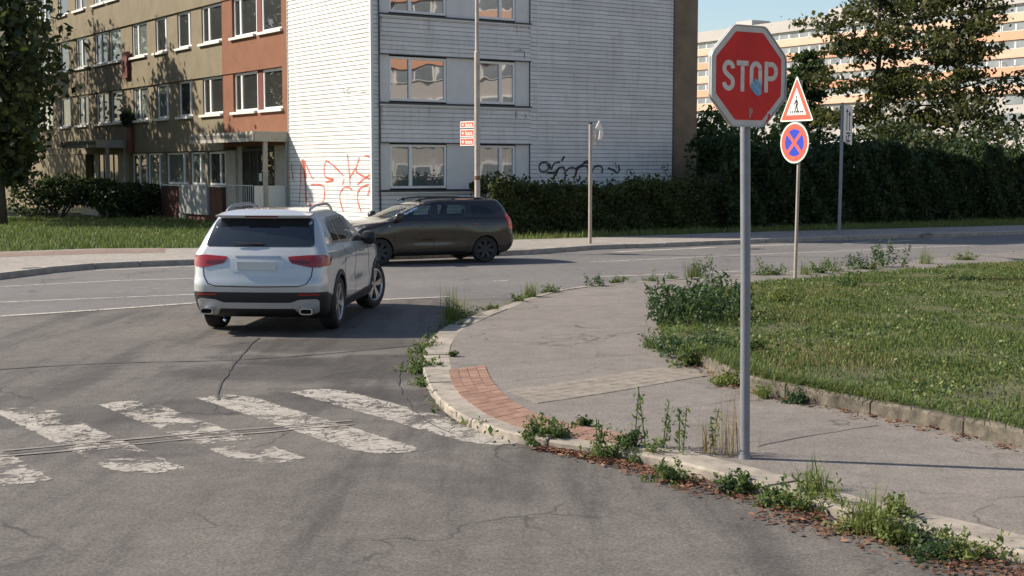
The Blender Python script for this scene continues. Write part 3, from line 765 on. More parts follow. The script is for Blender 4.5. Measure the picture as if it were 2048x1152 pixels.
# meter cabinet on the brick plinth
cy0, cz1 = onleft(417, 371, -.2); cy1, cz0 = onleft(362, 426, -.2)
cab = MB().box(-.26, -.161, cy0, (cy0 + cy1) / 2 - .01, cz0, cz1).box(-.26, -.161, (cy0 + cy1) / 2 + .01, cy1, cz0, cz1).box(-.235, -.161, (cy0 + cy1) / 2 - .01, (cy0 + cy1) / 2 + .01, cz0, cz1).build('meter_cabinet', M['cabinet'], bld)
ca0, ca1 = onleft(371, 428, -.2); cb0, cb1 = onleft(358, 437, -.2)
boxl('small_cabinet', M['concrete'], -.22, -.161, ca0, cb0, cb1, ca1)
def entrance(y0, y1, flip=False):
    c = MB().box(-1.32, .0, y0, y1, 3.2, 3.27).build('canopy', M['darkline'], bld)
    MB().box(-1.36, -1.3, y0 - .02, y1, 3.15, 3.42).box(-1.3, .0, y0 - .04, y0, 3.15, 3.42).build('fascia', M['concrete'], c)
    w = MB()
    for q in range(14): w.box(-1.36, .0, y0 + q * (y1 - y0) / 14, y0 + (q + .5) * (y1 - y0) / 14, 3.44, 3.5)
    w.box(-1.36, 0, y0, y1, 3.27, 3.44).build('corrugated_roof', M['concrete'], c)
    MB().box(-.93, -.79, y0 + .02, y0 + .14, -.05, 3.2).build('canopy_post', M['concrete'], bld)
    MB().box(-.1, -.02, y0 + .02, y0 + .1, -.05, 3.2).build('canopy_post', M['cabinet'], bld)
    MB().box(-1.3, .02, y0 + .15, y0 + 2.6, -.05, .75).build('landing', M['concrete'], bld)
    MB().box(-1.28, -.95, y0 + .06, y0 + .1, .72, 1.62).box(-.78, -.12, y0 + .06, y0 + .1, .72, 1.62).build('railing_panel', M['panel'], bld)
    r = MB(); r.box(-1.3, -1.26, y0 + .2, y0 + 2.55, 1.6, 1.64)
    for q in range(13): r.box(-1.29, -1.27, y0 + .2 + q * .19, y0 + .23 + q * .19, .75, 1.6)
    r.build('railing', M['cabinet'], bld)
    boxl('entrance_wall', M['concrete'], .1, .32, y0, y0 + 1.4, .75, 3.1)
    boxl('entrance_wall', M['concrete'], .1, .32, y0 + 4.3, y1 - 1.1, .75, 3.1)
    d = MB()
    for q in range(5): d.box(.1, .18, y0 + 1.42 + q * .7, y0 + 1.49 + q * .7, .75, 2.9)
    d.box(.1, .18, y0 + 1.42, y0 + 4.29, 2.86, 2.95).box(.1, .18, y0 + 1.42, y0 + 4.29, .75, .85)
    dr = d.build('entrance_door', M['darkline'], bld)
    MB().box(.13, .14, y0 + 1.45, y0 + 4.27, .8, 2.9).build('pane', M['glass_dark'], dr)
    MB().box(.09, .099, y0 + 2.5, y0 + 2.75, 1.75, 2.05).build('notice', M['panel'], dr)
entrance(6.05, 11.9)
entrance(23.0, 29.0)
boxl('plinth', M['stucco_olive'], .0, .32, 29.0, BLEN, 0, 2.9)
# graffiti: faded spray paint that lets the boards show
def spray(name, col, cover):
    m, nt, b = new_mat(name); c = tex_coord(nt, obj=True)
    b.inputs['Base Color'].default_value = (*col, 1); b.inputs['Roughness'].default_value = .7
    tr = nt.nodes.new('ShaderNodeBsdfTransparent'); ms = nt.nodes.new('ShaderNodeMixShader'); out = nt.nodes['Material Output']
    f = ramp(nt, noise(nt, c, 4, 6, .7), [(.3, (cover - .35,) * 3), (.65, (cover,) * 3)])
    nt.links.new(f, ms.inputs[0]); nt.links.new(tr.outputs[0], ms.inputs[1]); nt.links.new(b.outputs[0], ms.inputs[2]); nt.links.new(ms.outputs[0], out.inputs[0]); return m
M['graf_red'] = spray('faded_red_spray', (.6, .085, .06), .85); M['graf_black'] = spray('faded_black_spray', (.03, .034, .05), .95); M['graf_grey'] = spray('faded_grey_marks', (.2, .2, .21), .7)
def strokes(name, lines, w, mat, left, conv):
    mb = MB()
    for ln in lines:
        P = [conv(*p) for p in ln]; P = [Vector((a, b, 0)) for a, b in P]
        if len(P) > 2: P = smooth_path(P, .06)
        ww = [w * random.uniform(.75, 1.2) for _ in P]
        A = offset_path(P, 1.0); vs = []
        for p, a, q in zip(P, A, ww):
            d = (a - p) * (q / 2)
            for s_ in (p + d, p - d): vs.append((-.027, s_.x, s_.y) if left else (s_.x, -.027, s_.y))
        mb.add(vs, [(2 * i, 2 * i + 1, 2 * i + 3, 2 * i + 2) for i in range(len(P) - 1)])
    return mb.build(name, mat, bld)
f2 = lambda u, v: onleft(180 + u / 3.388, 230 + v / 3.388)
strokes('graffiti', [[(1368, 330), (1372, 380), (1380, 440)], [(1440, 300), (1432, 370), (1430, 450), (1422, 600)], [(1450, 300), (1478, 360), (1505, 420), (1520, 430)], [(1443, 310), (1458, 420), (1470, 600)],
    [(1500, 470), (1580, 478), (1592, 540), (1570, 600), (1485, 615)], [(1602, 312), (1590, 360), (1600, 420), (1655, 437), (1600, 455)], [(1600, 308), (1645, 335), (1722, 412)],
[(1726, 430), (1714, 475)], [(1722, 655), (1700, 590), (1700, 525), (1738, 488), (1782, 505)], [(1748, 262), (1760, 390), (1766, 480)], [(1802, 360), (1764, 425)], [(1830, 285), (1806, 370), (1832, 402), (1898, 432)],
    [(1842, 655), (1818, 585), (1820, 520), (1850, 486), (1896, 470)], [(1900, 405), (1850, 440), (1815, 472)], [(1885, 545), (1900, 490)], [(1862, 275), (1898, 280)]], .066, M['graf_red'], True, f2)
strokes('graffiti', [[(1443, 300), (1452, 350), (1470, 420)], [(1452, 310), (1462, 420), (1468, 590)]], .12, M['graf_red'], True, f2)
f7 = lambda u, v: onright(960 + u / 3.6, 200 + v / 3.6)
strokes('graffiti', [[(485, 450), (440, 452), (420, 480), (435, 512), (470, 515), (492, 490), (480, 455)], [(495, 455), (510, 498), (530, 458), (572, 447)], [(478, 525), (540, 520), (562, 492), (600, 488), (612, 545), (604, 580)],
    [(540, 548), (560, 495)], [(618, 512), (640, 490), (672, 488), (690, 500), (688, 540)], [(682, 545), (700, 495), (740, 476), (772, 482), (782, 535)], [(690, 490), (740, 460), (778, 455), (792, 480)],
    [(800, 522), (822, 482), (858, 474), (878, 490), (874, 528)], [(916, 490), (960, 506), (985, 525), (1002, 500), (990, 470)], [(585, 440), (605, 405)], [(740, 450), (770, 440), (790, 470)]], .075, M['graf_black'], False, f7)
for g_ in ([[(1320, 465), (1300, 490), (1335, 480)], [(1340, 455), (1352, 480), (1338, 500)], [(1315, 510), (1350, 505)], [(1330, 520), (1345, 545)]], [[(1050, 540), (1060, 505), (1100, 500)], [(1075, 540), (1110, 525)]], [[(970, 450), (980, 490)]]):
    strokes('graffiti', g_, .05, M['graf_grey'], False, f7)
f1 = lambda u, v: onleft(180 + u / 3.388, v / 3.388)
for g_ in ([[(1722, 600), (1730, 640)], [(1740, 615), (1765, 595)], [(1745, 635), (1770, 625)]], [[(1830, 630), (1875, 625)]], [[(1790, 460), (1800, 440)]]):
    strokes('graffiti', g_, .05, M['graf_grey'], True, f1)
f3 = lambda u, v: onright(720 + u / 3.388, v / 3.388)
for g_ in ([[(1040, 348), (1085, 345), (1110, 352), (1112, 395)], [(1080, 335), (1090, 345)]], [[(1050, 760), (1052, 800)]], [[(1118, 775), (1122, 800)]]):
    strokes('graffiti', g_, .04, M['graf_grey'], False, f3)
M['rust'] = plain('rust_streak', (.3, .25, .2), .8, var=.3, scale=6)
def streak(t0, z0, ln, w):
    mb = MB(); n = 6; vs = []
    for i in range(n + 1):
        q = w * (1 - .8 * i / n) * random.uniform(.6, 1.2); x = t0 + random.uniform(-.01, .01); vs += [(x - q / 2, -.0265, z0 - ln * i / n), (x + q / 2, -.0265, z0 - ln * i / n)]
    mb.add(vs, [(2 * i, 2 * i + 1, 2 * i + 3, 2 * i + 2) for i in range(n)]); mb.build('rust_streak', M['rust'], bld)
for k in range(1, 3):
    for t_ in (.36, 2.1, 5.53, 6.04): streak(t_, zb_[k] - .1, random.uniform(.2, .7), .035)
# street furniture on the wall: thin downpipe
MB().tube([(XB0 - .05, -.06, .2), (XB0 - .05, -.06, BH - .4)], .022, 6).build('cable_pipe', M['darkline'], bld)

# ------------------------------------------------------------------ distant panel block with orange balconies, and its like down the road
M['slab_grey'] = plain('pale_grey_panel', (.42, .39, .365), .85, var=.06, scale=.15)
M['slab_orange'] = plain('orange_balcony_panel', (.62, .32, .2), .8, var=.08, scale=.2)
M['slab_peach'] = plain('peach_balcony_panel', (.64, .4, .29), .8, var=.08, scale=.2)
M['far_glass'] = plain('distant_window_glass', (.2, .22, .235), .25, var=.3, scale=.3)
def slab_block(name, label, p0, p1, depth, nst, h, nbay, toprows, orange=True):
    p0 = Vector(p0); p1 = Vector(p1); L = (p1 - p0).length; rz = math.atan2(p1.y - p0.y, p1.x - p0.x)
    root = empty(name, (p0.x, p0.y, 0), rz); tag(root, label, 'building')
    MB().box(0, L, .4, depth, -1, h - 2.2).build('wall', M['slab_grey'], root)
    rf = MB().box(-.3, L + .3, -.3, depth + .3, h - 2.2, h).build('roof', M['slab_grey'], root)
    for q in (.18, .42, .7, .9): MB().box(L * q, L * q + 5, 3, 8, h + .001, h + 1.6).build('lift_housing', M['slab_grey'], rf)
    st = (h - 2.2) / nst; bw = L / nbay
    proto = None; protoA = None
    rest = MB()
    for k in range(nst):
        z0 = k * st; zi = nst - 1 - k
        if k >= nst * .45:
            MB().box(0, L, -.1, .42, z0 + .05, z0 + st * .5).build('balcony_band', M['slab_orange'] if (k % 2 == 0) else M['slab_peach'], root)
        for b_ in range(nbay):
            if zi < toprows:
                if proto is None:
                    proto = MB().box(.12, bw - .12, .2, .41, 0, st * .46).build('window', M['frame'], root)
                    MB().box(.3, bw * .48, .17, .2, .1, st * .4).box(bw * .54, bw - .3, .17, .2, .1, st * .4).build('pane', M['far_glass'], proto)
                    w = proto
                else: w = copy_tree(proto, root)
                w.location = (b_ * bw, 0, z0 + st * .52)
            else:
                x = b_ * bw; rest.box(x + bw * .2, x + bw * .8, .33, .41, z0 + st * .42, z0 + st * .92)
    if rest.v: o = rest.build('window_rows', M['far_glass'], root); o['kind'] = 'stuff'
    return root
fa = at_depth(1375, 70, 300); fbp = at_depth(1857, 10, 243)
dirf = Vector((fbp.x - fa.x, fbp.y - fa.y, 0)).normalized()
q0 = Vector((fa.x, fa.y, 0)) - dirf * 8; q1 = Vector((fbp.x, fbp.y, 0)) + dirf * 38
slab_block('panel_block', 'long distant panel block with orange balcony bands behind the trees', q0, q1, 14, 10, 31.2, 20, 5)
slab_block('panel_block', 'orange panel block across the side road, seen mirrored in the flat windows', (62, 2, 0), (58, 58, 0), 12, 8, 24, 12, 6) if False else None
mirror = slab_block('panel_block', 'orange panel block mirrored in the window panes of the white facade', (50, 62, 0), (70, 4, 0), 12, 8, 24.5, 12, 8)
# white low roofs half hidden behind the right hand hedge
g = empty('garden_shed', (14.15, 57.5, 0), R(28)); tag(g, 'low white shed roof showing between hedge and dark trees', 'shed')
MB().box(-.75, .75, 0, 3, .0, 2.9).build('wall', M['panel'], g)
MB().prism([(-.85, 2.85), (-.85, 3.0), (.85, 3.4), (.85, 3.25)], lambda a, b: (a, -.3, b), lambda a, b: (a, 3.3, b)).build('roof', M['sill'], g)
# ------------------------------------------------------------------ hedges, shrubs, trees
hl = B0 + Rv * 2.6 - Lv * 2.3; hm = B0 + Rv * 12.2 - Lv * 2.6
make_hedge('hedge', 'knee to head high clipped hedge in front of the white siding and black graffiti', [(hl.x, hl.y), ((hl.x + hm.x) / 2, (hl.y + hm.y) / 2), (hm.x, hm.y)], 1.5, 1.5, 5200, .12, M['leaf_hedge'], .12)
h2 = hm - Rv * .5; h3 = hm + Rv * 9; h4 = hm + Rv * 26
make_hedge('hedge', 'tall dark hedge along the pavement to the right of the building', [(h2.x, h2.y), (h3.x, h3.y), (h4.x, h4.y)], 2.2, 2.7, 3200, .15, M['leaf_tall'], .17)
def tree_at(px, Y, *a, **k):
    x = (px - 1024) / F * Y
    return x, Y
for (px, Y, rx, rz, n, lab) in ((1420, 58, 1.5, 4.6, 5000, 'light green shrub beside the brown gable end'), (1485, 60, 1.9, 4.4, 5500, 'rounded shrub directly behind the stop sign pole'),
                                (1560, 57, 1.6, 4.2, 5000, 'leafy shrub showing behind the no stopping sign'), (1590, 62, 1.4, 3.6, 4500, 'dark shrub left of the white lane sign'),
                                (1765, 62, 2.2, 4.3, 7000, 'broad shrub below the tall larch'), (1830, 60, 2.2, 4.2, 6500, 'rightmost shrub rising above the dark hedge'), (1960, 61, 2.6, 4.4, 6000, 'shrub beyond the right end of the dark hedge')):
    x = (px - 1024) / F * Y
    make_bush('shrub', lab, x, Y, rx, rx, rz, n, .2, M['leaf_shrub'] if px < 1600 else M['leaf_tree'], group='shrubs behind the tall hedge', lumps=12)
x = (1752 - 1024) / F * 70; make_tree('larch_tree', 'tall open conifer with tiered branches right of the stop sign', x, 70, 14.5, .22, 2.2, 3.8, 28, 16500, .24, M['leaf_olive'], shape='layer', droop=.12, gap=.6)
x = (1600 - 1024) / F * 74; make_tree('conifer_tree', 'dark narrow conifer behind the pedestrian warning sign', x, 74, 8.6, .18, 1.0, 2.0, 40, 14000, .2, M['leaf_tall'], shape='cone', droop=.15)
x = (1905 - 1024) / F * 66; make_tree('larch_tree', 'open conifer half out of view at the right edge', x, 66, 12.5, .2, 2.0, 3.2, 34, 10500, .24, M['leaf_olive'], shape='layer', droop=.1, gap=.62)
# trees on the lawn left of the block: their shade falls over the olive facade
TL = [(-22.6, 59.5, 13, 2.9, 'leafy tree on the lawn in front of the olive facade, nearest the entrance'), (-27.5, 66, 15, 3.6, 'leafy tree on the lawn beside the far end of the olive facade'), (-21.0, 54.8, 11.5, 2.3, 'slim leafy tree shading the brick plinth'), (-18.7, 50.4, 10.4, 1.9, 'leafy tree nearest the far pavement on the lawn'), (-24, 63, 10, 2.6, 'small leafy tree shading the second entrance'), (-34, 72, 17, 4.5, 'tallest leafy tree at the back of the lawn')]
for i, (x, y, h, cr, lab) in enumerate(TL):
    make_tree('lawn_tree', lab, x, y, h, .2, 2.0, cr, 32, 8500, .28, M['leaf_tree'], group='trees on the left lawn')
for (px, Y, rx, rz, lab) in ((215, 57, 1.8, 1.7, 'dark low bush in front of the second entrance'), (275, 58.5, 1.6, 1.5, 'dark low bush beside the brick plinth'), (120, 57, 2.2, 2.0, 'dark bush at the left end of the lawn')):
    x = (px - 1024) / F * Y; make_bush('bush', lab, x, Y, rx, .9, rz, 4500, .13, M['leaf_tall'], group='bushes under the olive facade')

# ------------------------------------------------------------------ cars
def pchip(xs, ys, x):
    xs = np.asarray(xs, float); ys = np.asarray(ys, float); h = np.diff(xs); d = np.diff(ys) / h; m = np.zeros_like(ys)
    for i in range(1, len(xs) - 1):
        if d[i - 1] * d[i] > 0:
            w1 = 2 * h[i] + h[i - 1]; w2 = h[i] + 2 * h[i - 1]; m[i] = (w1 + w2) / (w1 / d[i - 1] + w2 / d[i])
    m[0] = d[0]; m[-1] = d[-1]
    i = np.clip(np.searchsorted(xs, x) - 1, 0, len(xs) - 2); t = (x - xs[i]) / h[i]
    return (ys[i] * (2 * t**3 - 3 * t**2 + 1) + h[i] * m[i] * (t**3 - 2 * t**2 + t) + ys[i + 1] * (-2 * t**3 + 3 * t**2) + h[i] * m[i + 1] * (t**3 - t**2))
def paint_mat(name, col, metal, rough, coat=1.0, flake=.04):
    m, nt, b = new_mat(name); c = tex_coord(nt, obj=True)
    n = noise(nt, c, 2.2, 5, .6); d = noise(nt, c, 160, 2)
    a = ramp(nt, n, [(.3, tuple(x * (1 - flake) for x in col)), (.7, tuple(x * (1 + flake) for x in col))])
    # road dust towards the sills
    sp = nt.nodes.new('ShaderNodeSeparateXYZ'); nt.links.new(c, sp.inputs[0])
    ad = nt.nodes.new('ShaderNodeMath'); ad.operation = 'MULTIPLY_ADD'; ad.inputs[1].default_value = .5; nt.links.new(n, ad.inputs[0]); nt.links.new(sp.outputs[2], ad.inputs[2])
    dust = step(nt, ad.outputs[0], .95, .35)
    ml = nt.nodes.new('ShaderNodeMath'); ml.operation = 'MULTIPLY'; ml.inputs[1].default_value = .3; nt.links.new(dust, ml.inputs[0])
    nt.links.new(mix(nt, a, (.2, .18, .155), ml.outputs[0]), b.inputs['Base Color'])
    b.inputs['Metallic'].default_value = metal
    r_ = ramp(nt, n, [(.3, (rough,) * 3), (.7, (rough * 1.4,) * 3)]); nt.links.new(r_, b.inputs['Roughness'])
    b.inputs['Coat Weight'].default_value = coat; b.inputs['Coat Roughness'].default_value = .03
    return m
M['silver'] = paint_mat('silver_white_paint', (.45, .465, .47), .3, .28)
M['brown'] = paint_mat('dark_brown_paint', (.026, .016, .009), .1, .22, .6)
def gloss(name, col, rough=.05, spec=.5, emis=None):
    m, nt, b = new_mat(name); c = tex_coord(nt, obj=True); n = noise(nt, c, 3, 3)
    nt.links.new(ramp(nt, n, [(.3, tuple(x * .85 for x in col)), (.7, tuple(x * 1.15 for x in col))]), b.inputs['Base Color'])
    b.inputs['Roughness'].default_value = rough; b.inputs['Specular IOR Level'].default_value = spec; b.inputs['Coat Weight'].default_value = .6; b.inputs['Coat Roughness'].default_value = .02
    return m
M['carglass'] = gloss('tinted_car_glass', (.012, .016, .02), .03, .6)
M['sideglass'] = glass_mat('car_side_glass', (.012, .016, .016), .24)
def clear_glass(name, tint, base):
    m, nt, b = new_mat(name); c = tex_coord(nt, obj=True); out = nt.nodes['Material Output']
    nt.links.new(ramp(nt, noise(nt, c, 2, 3), [(.3, tuple(x * .9 for x in tint)), (.7, tint)]), b.inputs['Base Color'])
    tr = nt.nodes.new('ShaderNodeBsdfTransparent'); nt.links.new(ramp(nt, noise(nt, c, 2, 3), [(.3, tuple(x * .95 for x in tint)), (.7, tint)]), tr.inputs[0])
    gl = nt.nodes.new('ShaderNodeBsdfGlossy'); gl.inputs['Roughness'].default_value = .01
    fr = nt.nodes.new('ShaderNodeFresnel'); fr.inputs[0].default_value = 1.5
    ad = nt.nodes.new('ShaderNodeMath'); ad.operation = 'ADD'; ad.inputs[1].default_value = base; nt.links.new(fr.outputs[0], ad.inputs[0])
    ms = nt.nodes.new('ShaderNodeMixShader'); nt.links.new(ad.outputs[0], ms.inputs[0]); nt.links.new(tr.outputs[0], ms.inputs[1]); nt.links.new(gl.outputs[0], ms.inputs[2]); nt.links.new(ms.outputs[0], out.inputs[0])
    nt.nodes.remove(b); return m
M['clearglass'] = clear_glass('clear_car_glass', (.62, .7, .66), .03)
M['tintglass'] = clear_glass('tinted_side_glass', (.4, .46, .46), .1)
M['estglass'] = glass_mat('dark_side_glass', (.01, .013, .015), .07)
M['cargloss'] = gloss('gloss_black_trim', (.01, .01, .011), .12)
M['lampred'] = gloss('red_lamp_lens', (.25, .012, .01), .12)
M['lampbright'] = gloss('bright_red_lens', (.55, .03, .015), .1)
M['lampdark'] = gloss('dark_red_lamp_lens', (.1, .008, .008), .08)
M['lampwhite'] = gloss('clear_lamp_lens', (.45, .42, .4), .08)
M['chrome'] = plain('satin_chrome', (.55, .55, .55), .22, .95, var=.05)
M['alloy'] = plain('alloy_rim', (.42, .41, .4), .35, .7, var=.08)
M['darkalloy'] = plain('dark_rim', (.03, .03, .032), .45, .4)
M['skid'] = plain('satin_silver_skid', (.42, .42, .42), .35, .35, var=.06)
M['plate'] = plain('number_plate', (.5, .5, .5), .5, var=.1, scale=4)
M['well'] = plain('wheel_well', (.006, .006, .006), .95)
M['cabin'] = plain('cabin_trim', (.03, .03, .03), .8)
def body_surface(tab, rr, rf, bow_r, bow_f, nlev=64, bulge=None):
    z, xr, xf, w = [np.array(c, float) for c in zip(*tab)]
    zz = np.linspace(z[0], z[-1], 900); X = pchip(z, xr, zz); Fx = pchip(z, xf, zz); W = pchip(z, w, zz)
    met = np.concatenate([[0], np.cumsum(np.abs(np.diff(zz)) + .35 * np.abs(np.diff(X)) + .16 * np.abs(np.diff(Fx)) + .4 * np.abs(np.diff(W)))])
    lv = np.interp(np.linspace(0, met[-1], nlev), met, zz)
    rings = []
    for q in lv:
        a, b_, ww = float(pchip(z, xr, q)), float(pchip(z, xf, q)), float(pchip(z, w, q))
        r1 = min(rr(q), ww * .75); r2 = min(rf(q), ww * .8); half = []
        nA, nC, nS = 16, 11, 84
        for i in range(nA):
            y = (ww - r1) * i / nA; half.append((a + bow_r * (y / ww) ** 2, y))
        x0 = a + bow_r * ((ww - r1) / ww) ** 2
        for i in range(nC):
            t = math.pi / 2 * i / nC; half.append((x0 + r1 * (1 - math.cos(t)), ww - r1 + r1 * math.sin(t)))
        xs = x0 + r1; xe = b_ - bow_f - r2 * 1.3
        if xe < xs + .1: xe = xs + .1
        for i in range(nS):
            x = xs + (xe - xs) * i / nS; dy = bulge(x, q) if bulge else 0; half.append((x, ww + dy * min(1, (x - xs) / .2) * min(1, (xe - x) / .2)))
        for i in range(nC):
            t = math.pi / 2 * i / nC; half.append((xe + r2 * 1.3 * math.sin(t), ww - r2 * (1 - math.cos(t))))
        yc = ww - r2; xc = xe + r2 * 1.3
        for i in range(nA + 1):
            y = yc * (1 - i / nA); half.append((xc + (b_ - xc) * (1 - (y / max(yc, .01)) ** 2), y))
        full = half + [(x, -y) for x, y in reversed(half[1:-1])]
        rings.append([(x, y, q) for x, y in full])
    n = len(rings[0]); V = [v for r in rings for v in r]; Fc = []
    for i in range(len(rings) - 1):
        for k in range(n): Fc.append((i * n + k, i * n + (k + 1) % n, (i + 1) * n + (k + 1) % n, (i + 1) * n + k))
    Fc.append(tuple(range(n - 1, -1, -1))); Fc.append(tuple((len(rings) - 1) * n + k for k in range(n)))
    return V, Fc
def inset(poly, d):
    n = len(poly); ar = sum(poly[i - 1][0] * poly[i][1] - poly[i][0] * poly[i - 1][1] for i in range(n)); sg = 1 if ar > 0 else -1
    out = []
    for i in range(n):
        a = Vector(poly[i - 1]); p = Vector(poly[i]); b = Vector(poly[(i + 1) % n])
        t = ((p - a).normalized() + (b - p).normalized()).normalized(); out.append((p.x - sg * t.y * d, p.y + sg * t.x * d))
    return out
def pip(pt, poly):
    x, y = pt; c = False; n = len(poly)
    for i in range(n):
        (x0, y0), (x1, y1) = poly[i - 1], poly[i]
        if (y0 > y) != (y1 > y) and x < (x1 - x0) * (y - y0) / (y1 - y0) + x0: c = not c
    return c
def ring(outer, holes):
    """triangles of an outline with holes"""
    from mathutils.geometry import delaunay_2d_cdt
    vs = []; es = []
    for lp_ in [outer] + holes:
        b = len(vs); vs += [Vector(p) for p in lp_]; es += [(b + i, b + (i + 1) % len(lp_)) for i in range(len(lp_))]
    r = delaunay_2d_cdt(vs, es, [], 0, 1e-5); out = []
    for f in r[2]:
        c = sum((r[0][i] for i in f), Vector((0, 0))) / len(f)
        if pip(c, outer) and not any(pip(c, h) for h in holes): out.append([tuple(r[0][i]) for i in f])
    return out
class Car:
    wins = (); screens = ()
    def __init__(s, root, tab, axles, wr, **k):
        s.root = root; V, Fc = body_surface(tab, **k); s.V = V; s.F = Fc
        s.bvh = BVHTree.FromPolygons([Vector(v) for v in V], Fc); s.axles = axles; s.wr = wr
    def keep(s, f, r):
        c = sum((Vector(s.V[i]) for i in f), Vector()) / len(f)
        for ax in s.axles:
            if math.hypot(c.x - ax, c.z - s.wr) < r and abs(c.y) > .55: return None
        if c.z > .98:
            if abs(c.y) > .45 and any(pip((c.x, c.z), w) for w in s.wins): return None
            for (poly, x0) in s.screens:
                if c.x > x0 and pip((c.y, c.z), poly): return None
        return c
    def shell(s, name, mat, sel, r):
        fs = [];
        for f in s.F:
            c = s.keep(f, r)
            if c is not None and sel(c): fs.append(f)
        used = sorted({i for f in fs for i in f}); mp = {j: i for i, j in enumerate(used)}
        mb = MB(); mb.add([s.V[j] for j in used], [tuple(mp[i] for i in f) for f in fs])
        return mb.build(name, mat, s.root, smooth=True, sharp=35)
    def decal(s, name, mat, polys, d, off=.004, thick=.012, cell=.06, parent=None, label=None):
        """2-D outlines (a along the right vector, z up) laid onto the body skin along direction d"""
        d = Vector(d).normalized(); r = Vector((d.y, -d.x, 0)).normalized()
        bm = bmesh.new()
        if isinstance(polys[0][0], (int, float)): polys = [polys]
        cache = {}
        for poly in polys:
            vs = []
            for a, z in poly:
                key = (round(a, 4), round(z, 4))
                if key not in cache: cache[key] = bm.verts.new((a, 0, z))
                vs.append(cache[key])
            try: bm.faces.new(vs)
            except ValueError: pass
        A = [v.co.x for v in bm.verts]; Z = [v.co.z for v in bm.verts]
        a = math.floor(min(A) / cell) * cell + cell
        while a < max(A):
            bmesh.ops.bisect_plane(bm, geom=bm.verts[:] + bm.edges[:] + bm.faces[:], plane_co=(a, 0, 0), plane_no=(1, 0, 0), dist=1e-5); a += cell
        z = math.floor(min(Z) / cell) * cell + cell
        while z < max(Z):
            bmesh.ops.bisect_plane(bm, geom=bm.verts[:] + bm.edges[:] + bm.faces[:], plane_co=(0, 0, z), plane_no=(0, 0, 1), dist=1e-5); z += cell
        bmesh.ops.triangulate(bm, faces=[f for f in bm.faces if len(f.verts) > 4], ngon_method='EAR_CLIP')
        for v in bm.verts:
            o = r * v.co.x + Vector((0, 0, v.co.z)) - d * 6
            hit, nrm, _, _ = s.bvh.ray_cast(o, d)
            if hit is None:
                hit, nrm, _, _ = s.bvh.find_nearest(o + d * 5.2)
            v.co = hit - d * off
        ret = bmesh.ops.extrude_edge_only(bm, edges=[e for e in bm.edges if len(e.link_faces) == 1])
        for v in [g_ for g_ in ret['geom'] if isinstance(g_, bmesh.types.BMVert)]: v.co += d * thick
        me = bpy.data.meshes.new(name); bmesh.ops.recalc_face_normals(bm, faces=bm.faces); bm.to_mesh(me); bm.free()
        me.materials.append(mat); me.polygons.foreach_set('use_smooth', [True] * len(me.polygons)); me.set_sharp_from_angle(angle=R(50))
        o = bpy.data.objects.new(name, me); COL.objects.link(o); o.parent = parent or s.root
        if label: o['label'] = label
        return o
def rounded(poly, r=.05, n=4):
    out = []; k = len(poly)
    rs = r if hasattr(r, '__len__') else [r] * k
    for i in range(k):
        p = Vector((*poly[i], 0)); a = Vector((*poly[i - 1], 0)); b = Vector((*poly[(i + 1) % k], 0))
        ra = min(rs[i], (a - p).length * .45); rb = min(rs[i], (b - p).length * .45)
        p0 = p + (a - p).normalized() * ra; p1 = p + (b - p).normalized() * rb
        for j in range(n + 1):
            t = j / n; q = p0 * (1 - t) ** 2 + p * 2 * t * (1 - t) + p1 * t * t; out.append((q.x, q.y))
    return out
def ribbon(pts, w, closed=False):
    P = [Vector((a, b, 0)) for a, b in pts]
    if closed: P = P + [P[0]]
    out = []
    n = len(P); L = []; Rr = []
    for i in range(n):
        if closed and i in (0, n - 1): t = (P[1] - P[-2]).normalized()
        else: t = (P[min(i + 1, n - 1)] - P[max(i - 1, 0)]).normalized()
        nn = Vector((-t.y, t.x, 0)); L.append(P[i] + nn * w / 2); Rr.append(P[i] - nn * w / 2)
    return [[(L[i].x, L[i].y), (L[i + 1].x, L[i + 1].y), (Rr[i + 1].x, Rr[i + 1].y), (Rr[i].x, Rr[i].y)] for i in range(n - 1)]
def arc_pts(cx, cz, r, a0, a1, n=20): return [(cx + r * math.cos(R(a0 + (a1 - a0) * i / n)), cz + r * math.sin(R(a0 + (a1 - a0) * i / n))) for i in range(n + 1)]
